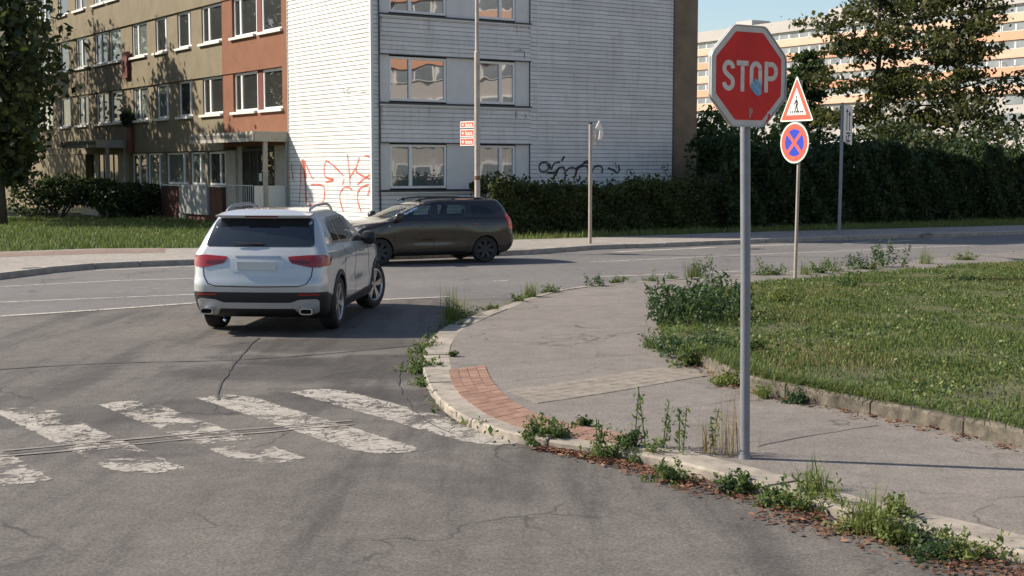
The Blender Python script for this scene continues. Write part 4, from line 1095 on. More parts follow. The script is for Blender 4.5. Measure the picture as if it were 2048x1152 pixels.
def make_wheel(r, w, rim_mat, spokes, name='wheel', rimr=.68, twin=True):
    """axis along +y, outer face at +y"""
    def lathe(prof, n=36):
        mb = MB(); vs = []
        for i in range(n):
            t = 2 * math.pi * i / n
            for (q, y) in prof: vs.append((q * math.cos(t), y, q * math.sin(t)))
        k = len(prof); return mb.add(vs, [(i * k + j, i * k + j + 1, ((i + 1) % n) * k + j + 1, ((i + 1) % n) * k + j) for i in range(n) for j in range(k - 1)])
    rr = r * rimr; h = w / 2
    hub = lathe([(0.001, -h * .5), (rr * .9, -h * .5), (rr * .93, h * .45), (rr * .45, h * .45), (rr * .42, h * .1), (.001, h * .1)])
    o = hub.build(name, M['well'], None, smooth=True, sharp=40)
    ty = lathe([(rr, -h * .9), (rr * 1.08, -h), (r * .9, -h * 1.02), (r * .975, -h * .86), (r, -h * .6), (r, -h * .25), (r * .988, -h * .22), (r * .988, -h * .16), (r, -h * .13), (r, h * .13), (r * .988, h * .16), (r * .988, h * .22), (r, h * .25), (r, h * .6), (r * .975, h * .86), (r * .9, h * 1.02), (rr * 1.08, h), (rr, h * .9)])
    ty.build('tyre', M['rubber'], o, smooth=True, sharp=40)
    rm = lathe([(rr * 1.0, h * .7), (rr * 1.03, h * .95), (rr * .97, h * .97), (rr * .9, h * .82), (rr * .9, h * .3)])
    rm.add(*[(lambda a: a)(x) for x in ([], [])]) if False else None
    def spoke(t0, wd0, wd1):
        c, s_ = math.cos(t0), math.sin(t0); vs = []
        for (q, wd, y) in ((rr * .12, wd0, h * .78), (rr * .93, wd1, h * .88)):
            for sd, yy in ((-1, y - .035), (1, y - .035), (1, y), (-1, y)):
                vs.append((q * c - sd * wd * s_, yy, q * s_ + sd * wd * c))
        return vs, [(0, 1, 5, 4), (1, 2, 6, 5), (2, 3, 7, 6), (3, 0, 4, 7), (0, 3, 2, 1), (4, 5, 6, 7)]
    for k in range(spokes):
        t = 2 * math.pi * k / spokes + .3
        if twin:
            for dt in (-.13, .13): rm.add(*spoke(t + dt, .018, .02))
        else: rm.add(*spoke(t, .03, .045))
    cap = lathe([(.001, h * .84), (rr * .17, h * .84), (rr * .2, h * .7)], 16); rm.add(cap.v, cap.f)
    rm.build('rim', rim_mat, o, smooth=True, sharp=30)
    return o
def put_wheels(car, proto, xs, track, r, steer=0.0):
    first = True
    for xi, x in enumerate(xs):
        for sd in (1, -1):
            w = proto if first else copy_tree(proto); first = False
            w.parent = car.root; w.location = (x, sd * track / 2, r)
            rz = (0 if sd > 0 else math.pi) + (steer if xi == 1 else 0)
            w.rotation_euler = (0, random.uniform(0, 1.2), rz)
            well = MB(); prof = []
            n = 20; vs = []
            for i in range(n + 1):
                t = R(-25) + R(230) * i / n
                vs += [(x + (r + .075) * math.cos(t), sd * (track / 2 - .22), r + (r + .075) * math.sin(t)), (x + (r + .075) * math.cos(t), sd * (track / 2 + .06), r + (r + .075) * math.sin(t))]
            well.add(vs, [(2 * i, 2 * i + 1, 2 * i + 3, 2 * i + 2) for i in range(n)])
            well.add([vs[2 * i] for i in range(n + 1)], [tuple(range(n + 1))])
            well.build('wheel_well', M['well'], car.root)
def mirror_part(car, name, mat, x, y, z, sd, glass=True, cap=None):
    mb = MB(); vs = []; prof = [(0, .02, .35), (.03, .09, 1), (.09, .11, 1), (.15, .085, .9), (.19, .03, .4)]
    n = 12; V = []
    for (dx, hh, q) in prof:
        for i in range(n):
            t = 2 * math.pi * i / n; c, s_ = math.cos(t), math.sin(t)
            V.append((x + dx, y + sd * (.10 + .105 * q * abs(c) ** .7 * (1 if c > 0 else -1)), z + hh * q * abs(s_) ** .7 * (1 if s_ > 0 else -1)))
    mb.add(V, [(i * n + k, i * n + (k + 1) % n, (i + 1) * n + (k + 1) % n, (i + 1) * n + k) for i in range(len(prof) - 1) for k in range(n)] + [tuple(range(n - 1, -1, -1)), tuple((len(prof) - 1) * n + k for k in range(n))])
    mb.tube([(x + .08, y - sd * .08, z - .07), (x + .08, y + sd * .06, z - .05)], .025, 6)
    return mb.build(name, mat, car.root, smooth=True, sharp=50)

# ---------------------------------------------------------------- silver-white SUV, seen from behind
SR = (668, 656); rr_w = gp(668, 656); rl_w = gp(431, 660)
head = R(90 - 4.5)
suv = empty('parked_suv', (0, 0, 0), head); suv.name = 'suv'
tag(suv, 'silver white SUV with roof rails stopped at the junction, seen from behind', 'car')
suv_tab = [(.215, .34, 4.25, .79), (.26, .16, 4.42, .85), (.34, .07, 4.54, .885), (.45, .03, 4.60, .903), (.56, .005, 4.62, .912), (.66, .0, 4.63, .912), (.78, .03, 4.62, .908), (.90, .055, 4.57, .912), (.98, .075, 4.46, .914), (1.04, .10, 4.2, .905),
           (1.09, .13, 3.62, .89), (1.13, .155, 3.33, .868), (1.18, .19, 3.2, .845), (1.30, .275, 2.98, .80), (1.44, .385, 2.72, .735), (1.53, .455, 2.52, .685), (1.575, .44, 2.36, .645), (1.612, .46, 2.15, .585), (1.640, .60, 1.9, .46), (1.655, .9, 1.6, .25)]
def suv_bulge(x, z):
    v = 0
    for ax in (.97, 3.8): v += .022 * math.exp(-((x - ax) / .42) ** 2) * math.exp(-((z - .72) / .3) ** 2)
    v -= .022 * math.exp(-((z - .68) / .1) ** 2) * math.exp(-((x - 2.35) / .75) ** 2)
    return v
C1 = Car(suv, suv_tab, (.97, 3.80), .365, rr=lambda z: .24 if z < 1.05 else .17, rf=lambda z: .42 - .24 * min(1, max(0, (z - 1.02) / .12)), bow_r=.08, bow_f=.16, nlev=128, bulge=suv_bulge)
low = lambda c: (c.z < .355) or (c.x < .62 and c.z < .565 - max(0, c.x - .25) * .22)
SUV_OUT = rounded([(.88, 1.17), (3.10, 1.12), (2.76, 1.32), (2.46, 1.49), (1.9, 1.54), (.99, 1.515), (.84, 1.42), (.82, 1.26)], [.06, .03, .3, .2, .2, .08, .08, .05])
SUV_WIN = [rounded(p, .04) for p in ([(.90, 1.185), (1.30, 1.18), (1.24, 1.50), (1.0, 1.495), (.86, 1.41), (.85, 1.28)], [(1.36, 1.18), (2.12, 1.163), (2.04, 1.515), (1.86, 1.522), (1.30, 1.505)], [(2.20, 1.162), (2.98, 1.142), (2.72, 1.31), (2.42, 1.475), (2.12, 1.51)])]
C1.wins = SUV_WIN; C1.screens = [(rounded([(-.72, 1.18), (.72, 1.18), (.62, 1.5), (-.62, 1.5)], .05), 2.3)]
C1.shell('body', M['silver'], lambda c: not low(c), .40)
C1.shell('lower_cladding', M['black'], low, .40)
REAR = (1, 0, 0); RT = (0, 1, 0); LF = (0, -1, 0); RC = Vector((1, .85, 0)); LC = Vector((1, -.85, 0))
# rear: right vector of REAR is (0,-1): a = -y
C1.decal('rear_window', M['carglass'], rounded([(-.74, 1.165), (.74, 1.165), (.655, 1.53), (-.655, 1.53)], [.07, .07, .05, .05]), REAR, .006)
sp = MB()
for sx in (0,):
    vs = []; n = 12
    for i in range(n + 1):
        a = -1 + 2 * i / n; y = .64 * a; bow = .05 * a * a
        vs += [(.345 + bow, y, 1.545), (.33 + bow, y, 1.572), (.47 + bow, y, 1.628 - .05 * a ** 4), (.62 + bow, y, 1.648 - .05 * a ** 4), (.56 + bow, y, 1.55)]
    sp.add(vs, [(5 * i + q, 5 * i + (q + 1) % 5, 5 * i + 5 + (q + 1) % 5, 5 * i + 5 + q) for i in range(n) for q in range(5)] + [(0, 1, 2, 3, 4), tuple(5 * n + q for q in (4, 3, 2, 1, 0))])
spo = sp.build('spoiler', M['silver'], suv, smooth=True, sharp=40)
MB().box(.322, .35, -.22, .22, 1.548, 1.568).build('brake_light', M['lampdark'], spo)
MB().tube([(.19, -.06, 1.20), (.17, .14, 1.205), (.175, .34, 1.212)], [.02, .012, .008], 6).build('rear_wiper', M['black'], suv)
# tail lights: wide wedge on the hatch and a wrap onto the flank
for sd, lab in ((1, None), (-1, None)):
    tl = C1.decal('tail_light', M['lampred'] if sd < 0 else M['lampred'], rounded([(sd * .40, 1.04), (sd * .45, .955), (sd * .70, .90), (sd * .86, .895), (sd * .875, 1.055), (sd * .7, 1.06)][::sd], .03), REAR, .012, .02)
    dcl = RT if sd > 0 else LF
    # right vector for RT is (1,0,0); for LF (-1,0,0)
    C1.decal('lens_wrap', M['lampred'], rounded([(sd * .06, .895), (sd * .37, .925), (sd * .43, .98), (sd * .40, 1.04), (sd * .06, 1.055)][::sd], .03), dcl, .010, .02, parent=tl)
    C1.decal('lens_band', M['lampdark'], rounded([(sd * .42, 1.0), (sd * .45, .965), (sd * .69, .945), (sd * .69, .985)][::sd], .012), REAR, .016, .01, parent=tl)
    C1.decal('reflector', M['lampred'], rounded([(sd * .54, .53), (sd * .82, .53), (sd * .82, .555), (sd * .54, .555)][::sd], .012), REAR, .008, .012)
# number plate recess and blank plate
C1.decal('plate_recess', M['silver'], rounded([(-.36, .84), (.36, .84), (.36, 1.01), (-.36, 1.01)], .04), REAR, .004, .01)
MB().box(.035, .055, -.26, .26, .865, .975).build('number_plate', M['plate'], suv)
# hatch seam
hs = [(-.735, .9), (-.72, .78), (-.66, .685), (-.56, .652), (0, .645), (.56, .652), (.66, .685), (.72, .78), (.735, .9)]
C1.decal('hatch_seam', M['cargloss'], ribbon(hs, .014), REAR, .003, .006)
C1.decal('handle_strip', M['chrome'], rounded([(-.3, 1.03), (.3, 1.03), (.3, 1.05), (-.3, 1.05)], .008), REAR, .012, .012)
# chrome skid plate with its two tail pipe surrounds
sk = [(-.82, .46), (-.78, .485), (-.56, .475), (-.45, .435), (.45, .435), (.56, .475), (.78, .485), (.82, .46), (.80, .30), (.70, .255), (.56, .26), (.50, .355), (-.50, .355), (-.56, .26), (-.70, .255), (-.80, .30)]
skp = C1.decal('skid_plate', M['skid'], rounded(sk, .03), REAR, .03, .035)
for sd in (1, -1):
    t = MB(); n = 16; vs = []
    for (x, sy, sz) in ((.03, .085, .04), (.0, .088, .043), (.0, .072, .03), (.12, .07, .028)):
        for i in range(n):
            a = 2 * math.pi * i / n; vs.append((x - .02, sd * .665 + sy * math.copysign(abs(math.cos(a)) ** .6, math.cos(a)), .325 + sz * math.copysign(abs(math.sin(a)) ** .6, math.sin(a))))
    t.add(vs, [(i * n + k, i * n + (k + 1) % n, (i + 1) * n + (k + 1) % n, (i + 1) * n + k) for i in range(3) for k in range(n)])
    tp = t.build('tail_pipe', M['chrome'], suv, smooth=True, sharp=40)
    MB().add([vs[2 * n + k] if False else (.035, vs[2 * n + k][1], vs[2 * n + k][2]) for k in range(n)], [tuple(range(n))]).build('pipe_mouth', M['well'], tp)
MB().tube([(.16, .47, .24), (.06, .45, .2), (.05, .42, .19)], .02, 6).build('tow_eye', M['chrome'], suv)
# sides
for sd, D in ((-1, RT), (1, LF)):
    k = 1 if sd < 0 else -1          # a = x for the right side, -x for the left
    P = lambda pts: [(k * a, z) for a, z in pts][::k]
    sur = rounded([(.86, 1.155), (3.16, 1.105), (2.78, 1.33), (2.48, 1.505), (1.9, 1.555), (.98, 1.53), (.82, 1.43), (.80, 1.25)], [.06, .03, .3, .2, .2, .08, .08, .05])
    C1.decal('window_surround', M['chrome'], [P(t) for t in ring(sur, [SUV_OUT])], D, .009)
    C1.decal('window_trim', M['cargloss'], [P(t) for t in ring(SUV_OUT, [inset(w, .035) for w in SUV_WIN])], D, .010)
    for w in SUV_WIN: C1.decal('side_window', M['tintglass'], P(inset(w, .028)), D, .014, .004)
    for ax, a0, a1 in ((.97, -20, 205), (3.80, -25, 200)):
        o_ = arc_pts(ax, .365, .455, a0, a1, 26); i_ = arc_pts(ax, .365, .385, a0, a1, 26)
        qs = [[o_[j], o_[j + 1], i_[j + 1], i_[j]] for j in range(26)]
        C1.decal('arch_cladding', M['black'], [P(q) for q in qs], D, .012, .05)
    C1.decal('sill_cladding', M['black'], P([(1.40, .225), (3.38, .225), (3.38, .40), (1.40, .36)]), D, .014, .03)
    C1.decal('sill_trim', M['chrome'], P([(1.46, .268), (3.3, .275), (3.3, .292), (1.46, .285)]), D, .022, .01)
    for seamp in ([(1.36, 1.16), (1.40, .9), (1.36, .72), (1.42, .6), (1.5, .4)], [(2.16, 1.15), (2.18, .8), (2.16, .4)], [(3.02, 1.12), (3.16, .9), (3.22, .6), (3.2, .41)]):
        C1.decal('door_seam', M['cargloss'], [P(q) for q in ribbon(seamp, .012)], D, .003, .006)
    for hx in (1.50, 2.42):
        C1.decal('door_handle', M['silver'], P(rounded([(hx, .985), (hx + .2, .98), (hx + .2, 1.01), (hx, 1.015)], .012)), D, .035, .03)
    mir = mirror_part(C1, 'side_mirror', M['black'], 2.86, sd * .86, 1.155, sd)
    rail = MB(); pts = []
    for i in range(13):
        t = i / 12; x = .66 + 1.72 * t; y = sd * (.56 + .02 * math.sin(math.pi * t) - .03 * t)
        hz_ = C1.bvh.ray_cast(Vector((x, y, 3)), Vector((0, 0, -1)))[0].z; pts.append((x, y, hz_ - .01 + .085 * (1 - abs(2 * t - 1) ** 4)))
    rail.tube(pts, .02, 8)
    rail.build('roof_rail', M['steel'] if sd > 0 else M['chrome'], suv, smooth=True)
wp = make_wheel(.365, .235, M['alloy'], 5)
put_wheels(C1, wp, (.97, 3.80), 1.60, .365, steer=R(-17))
# place: rear axle centre under the pixels of the rear tyres
hv = Vector((math.cos(head), math.sin(head), 0)); lv_ = Vector((-hv.y, hv.x, 0))
ra = (gp(668, 654) + gp(431, 659)) / 2
suv.location = ra - hv * .97 + Vector((0, 0, .012))

# ---------------------------------------------------------------- dark brown estate car, side on
th = R(180 + 25)
est = empty('estate_car', (0, 0, 0), th); tag(est, 'dark brown estate car with roof bars crossing in front of the white corner', 'car')
est_tab = [(.20, .32, 4.2, .74), (.26, .14, 4.34, .80), (.36, .05, 4.42, .835), (.5, .0, 4.47, .855), (.62, .0, 4.49, .862), (.76, .02, 4.46, .866), (.86, .03, 4.36, .864), (.93, .045, 4.15, .856), (.98, .06, 3.85, .845), (1.02, .075, 3.5, .832),
           (1.07, .10, 3.36, .81), (1.15, .15, 3.17, .785), (1.27, .20, 2.90, .735), (1.38, .28, 2.62, .69), (1.44, .33, 2.44, .655), (1.475, .37, 2.26, .60), (1.50, .56, 2.0, .47), (1.512, .85, 1.6, .25)]
def est_bulge(x, z):
    v = 0
    for ax in (.83, 3.46): v += .02 * math.exp(-((x - ax) / .38) ** 2) * math.exp(-((z - .66) / .2) ** 2)
    v -= .02 * math.exp(-((z - .52) / .07) ** 2) * math.exp(-((x - 2.15) / .7) ** 2)
    return v
C2 = Car(est, est_tab, (.83, 3.46), .315, rr=lambda z: .22 if z < 1.0 else .2, rf=lambda z: .5 - .32 * min(1, max(0, (z - .93) / .12)), bow_r=.07, bow_f=.2, nlev=124, bulge=est_bulge)
EST_OUT = rounded([(.42, 1.05), (3.28, 1.0), (2.92, 1.2), (2.58, 1.36), (2.2, 1.425), (.9, 1.41), (.55, 1.34)], [.12, .02, .3, .2, .2, .2, .12])
EST_WIN = [rounded(p, .05) for p in ([(.52, 1.085), (1.20, 1.07), (1.18, 1.375), (.92, 1.37), (.66, 1.31)], [(1.30, 1.07), (2.06, 1.05), (2.02, 1.395), (1.28, 1.385)], [(2.16, 1.05), (2.92, 1.03), (2.84, 1.19), (2.54, 1.335), (2.14, 1.395)])]
C2.wins = EST_WIN; C2.screens = [(rounded([(-.70, 1.05), (.70, 1.05), (.60, 1.41), (-.60, 1.41)], .05), 2.2)]
C2.shell('body', M['brown'], lambda c: c.z >= .27, .35)
C2.shell('lower_trim', M['black'], lambda c: c.z < .27, .35)
for sd, D in ((-1, RT), (1, LF)):
    k = 1 if sd < 0 else -1
    P = lambda pts: [(k * a, z) for a, z in pts][::k]
    C2.decal('window_trim', M['cargloss'], [P(t) for t in ring(EST_OUT, [inset(w, .035) for w in EST_WIN])], D, .006)
    for w in EST_WIN: C2.decal('side_window', M['clearglass'], P(inset(w, .028)), D, .010, .004)
    C2.decal('quarter_window', M['estglass'], P([(2.97, 1.035), (3.16, 1.025), (2.95, 1.14)]), D, .011)
    for ax in (.83, 3.46):
        o_ = arc_pts(ax, .315, .41, -8, 188, 24); i_ = arc_pts(ax, .315, .335, -8, 188, 24)
        C2.decal('wheel_arch', M['brown'], [P([o_[j], o_[j + 1], i_[j + 1], i_[j]]) for j in range(24)], D, .010, .05)
    for seamp in ([(1.25, 1.06), (1.28, .8), (1.22, .62), (1.3, .34)], [(2.11, 1.05), (2.14, .7), (2.12, .33)], [(3.05, 1.02), (3.12, .8), (3.1, .33)]):
        C2.decal('door_seam', M['cargloss'], [P(q) for q in ribbon(seamp, .012)], D, .003, .006)
    C2.decal('sill_trim', M['black'], P([(1.28, .215), (3.02, .215), (3.02, .29), (1.28, .29)]), D, .012, .02)
    for hx in (1.36, 2.24):
        C2.decal('door_handle', M['brown'], P(rounded([(hx, .87), (hx + .19, .865), (hx + .19, .895), (hx, .9)], .012)), D, .03, .03)
    tl = C2.decal('tail_light', M['lampbright'], P(rounded([(.02, .76), (.24, .79), (.27, .98), (.33, 1.1), (.22, 1.19), (.07, 1.17), (.02, 1.0)], .03)), D, .014, .02)
    a_ = -sd  # REAR right vector is -y
    C2.decal('lens_wrap', M['lampbright'], rounded([(a_ * .70, .78), (a_ * .86, .78), (a_ * .83, 1.1), (a_ * .72, 1.15)][::a_], .03), REAR, .014, .02, parent=tl)
    C2.decal('indicator', M['lampwhite'], P(rounded([(3.20, .885), (3.26, .883), (3.26, .905), (3.2, .907)], .008)), D, .012, .012)
    mm = mirror_part(C2, 'side_mirror', M['brown'], 2.94, sd * .82, 1.10, sd)
    rail = MB(); pts = [(.62 + 1.9 * i / 10, sd * (.545 - .01 * abs(i - 5) / 5), 1.45 + .075 * (1 - abs(i / 5 - 1) ** 4)) for i in range(11)]
    rail.tube(pts, .018, 8)
    for x in (.72, 1.55, 2.4): rail.tube([(x - .05, sd * .55, 1.44), (x, sd * .548, 1.52)], [.03, .02], 6)
    rail.build('roof_rail', M['black'], est, smooth=True)
C2.decal('rear_window', M['carglass'], rounded([(-.62, 1.09), (.62, 1.09), (.56, 1.38), (-.56, 1.38)], .05), REAR, .006)
C2.decal('rear_bumper_trim', M['black'], rounded([(-.75, .26), (.75, .26), (.75, .40), (-.75, .40)], .03), REAR, .008)
# windscreen, looking from the front
FR = (-1, 0, 0)
WS = C2.screens[0][0]
C2.decal('windscreen_frame', M['cargloss'], ring(inset(WS, -.05), [inset(WS, .05)]), FR, .006)
C2.decal('windscreen', M['clearglass'], inset(WS, .035), FR, .009, .004)
for s_ in (1, -1): C2.decal('headlight', M['lampwhite'], rounded([(s_ * .48, .72), (s_ * .78, .74), (s_ * .8, .9), (s_ * .5, .82)][::s_], .03), FR, .01)
MB().box(-.02, .0, -.26, .26, .84, .95).build('number_plate', M['plate'], est)
w2 = make_wheel(.315, .2, M['darkalloy'], 7, twin=False)
put_wheels(C2, w2, (.83, 3.46), 1.50, .315)
he = Vector((math.cos(th), math.sin(th), 0)); le = Vector((-he.y, he.x, 0))
nearw = gp(968, 525)
est.location = nearw - le * .75 - he * .83 + Vector((0, 0, .006))
WS = C1.screens[0][0]
C1.decal('windscreen_frame', M['cargloss'], ring(inset(WS, -.05), [inset(WS, .05)]), FR, .006)
C1.decal('windscreen', M['tintglass'], inset(WS, .035), FR, .009, .004)
def seats(car, xs, zf, w, top):
    for x in xs:
        for sd in (1, -1):
            mb = MB()
            for (x0, x1, z0, z1, hw) in ((x, x + .48, zf, zf + .2, .25), (x - .16, x + .02, zf + .1, top - .2, .25), (x - .2, x - .08, top - .18, top, .13)):
                b_ = len(mb.v); mb.box(x0, x1, sd * w - hw, sd * w + hw, z0, z1)
            o = mb.build('seat', M['cabin'], car.root); bv = o.modifiers.new('b', 'BEVEL'); bv.width = .05; bv.segments = 3
    MB().box(.35, 3.0, -.7, .7, zf - .3, zf - .26).build('cabin_floor', M['cabin'], car.root)
    MB().box(2.75, 3.1, -.66, .66, zf + .1, zf + .48).build('dashboard', M['cabin'], car.root)
    MB().box(.3, .9, -.6, .6, zf - .2, zf + .28).build('parcel_shelf', M['cabin'], car.root)
    st = MB(); st.tube([(2.62 + .03 * math.cos(a), .36 + .19 * math.sin(a), zf + .4 + .17 * math.cos(a)) for a in [2 * math.pi * k / 20 for k in range(21)]], .016, 6); st.build('steering_wheel', M['cabin'], car.root)
seats(C1, (1.05, 1.95), .72, .38, 1.38)
seats(C2, (.98, 1.85), .6, .36, 1.24)

# ------------------------------------------------------------------ signs and posts
def sheet(name, poly, y, t, mat, parent, hole=None):
    """flat plate in the local x-z plane: front face at -y side"""
    return MB().prism(poly, lambda a, b: (a, y, b), lambda a, b: (a, y - t, b)).build(name, mat, parent)
def ngon(n, r, rot): return [(r * math.cos(rot + 2 * math.pi * i / n), r * math.sin(rot + 2 * math.pi * i / n)) for i in range(n)]
def round_poly(poly, r, n=5): return rounded(poly, r, n)
def stroke_mesh(name, lines, w, y, mat, parent):
    mb = MB()
    for li, ln in enumerate(lines):
        P = [Vector((a, b, 0)) for a, b in ln]; A = offset_path(P, w / 2); B = offset_path(P, -w / 2)
        # mitre
        n = len(P); y2 = y - .0004 * li
        for i in range(n):
            if 0 < i < n - 1:
                t0 = (P[i] - P[i - 1]).normalized(); t1 = (P[i + 1] - P[i]).normalized(); c = max(.5, math.sqrt(max(.01, (1 + t0.dot(t1)) / 2)))
                A[i] = P[i] + (A[i] - P[i]) / c; B[i] = P[i] + (B[i] - P[i]) / c
        mb.add([(p.x, y2, p.y) for p in A + B], [(i, i + 1, n + i + 1, n + i) for i in range(n - 1)])
    return mb.build(name, mat, parent)
def sign_paint(name, col, rough=.5, var=.1, scale=5):
    m, nt, b = new_mat(name); c = tex_coord(nt, obj=True); n = noise(nt, c, scale, 6, .7)
    nt.links.new(ramp(nt, n, [(.25, tuple(x * (1 - var * 2) for x in col)), (.55, col), (.8, tuple(min(1, x * (1 + var)) for x in col))]), b.inputs['Base Color'])
    b.inputs['Roughness'].default_value = rough; b.inputs['Specular IOR Level'].default_value = .3; return m
M['sred'] = sign_paint('stop_red', (.6, .011, .008), .5, .12)
M['swhite'] = sign_paint('weathered_sign_white', (.55, .5, .44), .6, .1, 8)
M['sletter'] = sign_paint('stop_letter_white', (.62, .56, .48), .6, .14, 14)
M['orange_red'] = sign_paint('sunlit_sign_red', (.72, .1, .06), .5, .06)
M['white2'] = sign_paint('sign_white', (.75, .72, .66), .5, .05)
M['blue'] = sign_paint('sign_blue', (.02, .05, .42), .5, .05)
M['black_sign'] = sign_paint('sign_black', (.02, .02, .022), .6)
M['sback'] = plain('sign_back_grey', (.4, .4, .39), .5, .3)
M['sticker'] = sign_paint('pale_blue_sticker', (.2, .36, .5), .5, .45, 40)
# STOP sign
base = gp(1490, 915, PZ)
stop = empty('stop_sign', base, R(33)); tag(stop, 'red octagonal STOP sign with a small blue sticker on a grey steel pole', 'traffic sign')
tl = -.05
pole = MB(); pole.tube([(0, 0, -.15), (tl * .4, 0, 1.3), (tl * 1.2, 0, 3.06)], .036, 16).build('pole', M['steel'], stop, smooth=True, sharp=40)
MB().tube([(0, 0, -.02), (0, 0, .02)], [.05, .045], 16).build('pole_collar', M['steel'], stop, smooth=True, sharp=40)
hz = 2.858 - PZ; S = .735 / 2 / math.cos(R(22.5))
cx = -.07
sb = sheet('sign_plate', round_poly(ngon(8, S, R(22.5)), .03), -.045, .012, M['sback'], stop)
sb.location = (cx, 0, hz); sb.scale = (.975, 1, .975)
rim = MB(); n8 = ngon(8, S, R(22.5)); m8 = ngon(8, S * .985, R(22.5))
rim_o = round_poly(n8, .03); rim_i = round_poly(m8, .03); nn = len(rim_o)
rim.add([(a, -.03, b) for a, b in rim_o] + [(a, -.068, b) for a, b in rim_o] + [(a, -.068, b) for a, b in rim_i] + [(a, -.03, b) for a, b in rim_i],
        [(r0 * nn + i, r0 * nn + (i + 1) % nn, ((r0 + 1) % 4) * nn + (i + 1) % nn, ((r0 + 1) % 4) * nn + i) for r0 in range(4) for i in range(nn)])
rim.build('rim', M['sback'], sb)
sheet('border', round_poly(ngon(8, S * .975, R(22.5)), .025), -.0571, .0025, M['swhite'], sb)
sheet('red_field', round_poly(ngon(8, S * .865, R(22.5)), .012), -.0597, .0015, M['sred'], sb)
def arcp(cx_, cz_, rx, rz, a0, a1, n=12): return [(cx_ + rx * math.cos(R(a0 + (a1 - a0) * i / n)), cz_ + rz * math.sin(R(a0 + (a1 - a0) * i / n))) for i in range(n + 1)]
lw = .044; H = .125 - lw / 2
def LS(c):
    w = .045
    return [arcp(c, H - w, w, w, 5, 270, 12)[0:] if False else arcp(c, H - w * 1.05, w, w * 1.05, 0, 230, 12) + arcp(c, -H + w * 1.05, w, w * 1.05, 50, -180, 12)]
def LT(c): return [[(c - .062, H), (c + .062, H)], [(c, H - lw / 2), (c, -H - lw / 2)]]
def LO(c):
    w = .046
    q = arcp(c, H - w * 1.1, w, w * 1.1, 0, 180, 12) + arcp(c, -H + w * 1.1, w, w * 1.1, 180, 360, 12); return [q + [q[0], q[1]]]
def LP(c):
    w = .05; r_ = .058
    return [[(c - w, -H - lw / 2), (c - w, H + lw / 2)], [(c - w + lw / 2, H)] + arcp(c + .005, H - r_, w, r_, 90, -90, 12) + [(c - w + lw / 2, H - 2 * r_)]]
stroke_mesh('lettering', LS(-.215) + LT(-.072) + LO(.068) + LP(.228), .039, -.0618, M['sletter'], sb).scale = (.93, 1, .9)
st_ = sheet('sticker', [(-.045, -.06), (.02, -.105), (.055, -.085), (.05, .005), (.015, .012), (.0, .03), (-.05, -.02)], -.0640, .001, M['sticker'], sb)
st_.location = (.065, 0, -.04)
stroke_mesh('scratch', [[(.012, -.23), (.014, -.3)], [(.03, -.235), (.026, -.27)]], .018, -.0619, M['lampdark'], sb)
stroke_mesh('chipped_paint', [[(.165, -.285), (.18, -.3), (.17, -.315)], [(.185, -.255), (.195, -.262)], [(.15, -.325), (.165, -.335)]], .012, -.0625, M['swhite'], sb)
stroke_mesh('chipped_paint', [[(.205, -.27), (.198, -.305), (.18, -.335)]], .022, -.0630, M['sred'], sb)
for zz in (-.2, .2): MB().box(-.06 + (-cx), .06 - cx, -.033, -.0, zz - .02, zz + .02).build('bracket', M['sback'], sb)
# pedestrian warning + no stopping
b2 = gp(1590, 556, PZ); r2 = R(-59)
ped = empty('warning_sign', b2, r2); tag(ped, 'pole with red pedestrian warning triangle above a blue no stopping disc', 'traffic sign')
sc = b2.y / F
def zpx(py, Y): return at_depth(1590, py, Y).z
lean = (1599 - 1590) * sc / .72 * .55
MB().tube([(0, 0, -.15), (lean * .6, 0, 2.0), (lean, 0, zpx(160, b2.y) - PZ)], .033, 12).build('pole', M['tanpole'], ped, smooth=True, sharp=40)
zt, zbm = zpx(154, b2.y) - PZ, zpx(243, b2.y) - PZ
Ht = zt - zbm; Wt = Ht / .90
tri = [(-Wt / 2, 0), (Wt / 2, 0), (0, Ht * 1.04)]
tp = sheet('warning_triangle', round_poly(tri, .06), -.05, .012, M['sback'], ped); tp.location = (lean - .04, 0, zbm)
def shrink(poly, q):
    c = Vector((sum(p[0] for p in poly) / len(poly), sum(p[1] for p in poly) / len(poly))); return [(c.x + (p[0] - c.x) * q, c.y + (p[1] - c.y) * q) for p in poly]
sheet('white_edge', round_poly(shrink(tri, .985), .06), -.0622, .0015, M['white2'], tp)
sheet('red_border', round_poly(shrink(tri, .90), .05), -.0639, .0015, M['orange_red'], tp)
sheet('white_field', round_poly(shrink(tri, .585), .012), -.0656, .0015, M['white2'], tp)
k = Ht
stroke_mesh('walking_figure', [[(0.0, .385 * k), (0, .50 * k)], [(.0, .385 * k), (.028 * k, .30 * k), (.05 * k, .20 * k)], [(-.003, .385 * k), (-.02 * k, .29 * k), (-.055 * k, .2 * k)], [(0.0, .49 * k), (.045 * k, .42 * k), (.04 * k, .36 * k)], [(0, .49 * k), (-.04 * k, .43 * k), (-.065 * k, .38 * k)], [(-.005 * k, .52 * k), (.008 * k, .57 * k)]], .028, -.0674, M['black_sign'], tp)
stroke_mesh('crossing_bars', [[(x * k, .195 * k), (x * k * .93, .235 * k)] for x in (-.2, -.13, -.06, .01, .08, .15, .21)], .034, -.0674, M['black_sign'], tp)
cz = (zpx(244, b2.y) + zpx(327, b2.y)) / 2 - PZ; rad = (zpx(244, b2.y) - zpx(327, b2.y)) / 2
circ = lambda r_, n=40: [(r_ * math.cos(2 * math.pi * i / n), r_ * math.sin(2 * math.pi * i / n)) for i in range(n)]
dp = sheet('no_stopping_disc', circ(rad), -.05, .012, M['sback'], ped); dp.location = (lean * .8 - .07, 0, cz)
sheet('white_edge', circ(rad * .985), -.0622, .0015, M['white2'], dp)
sheet('red_border', circ(rad * .91), -.0639, .0015, M['orange_red'], dp)
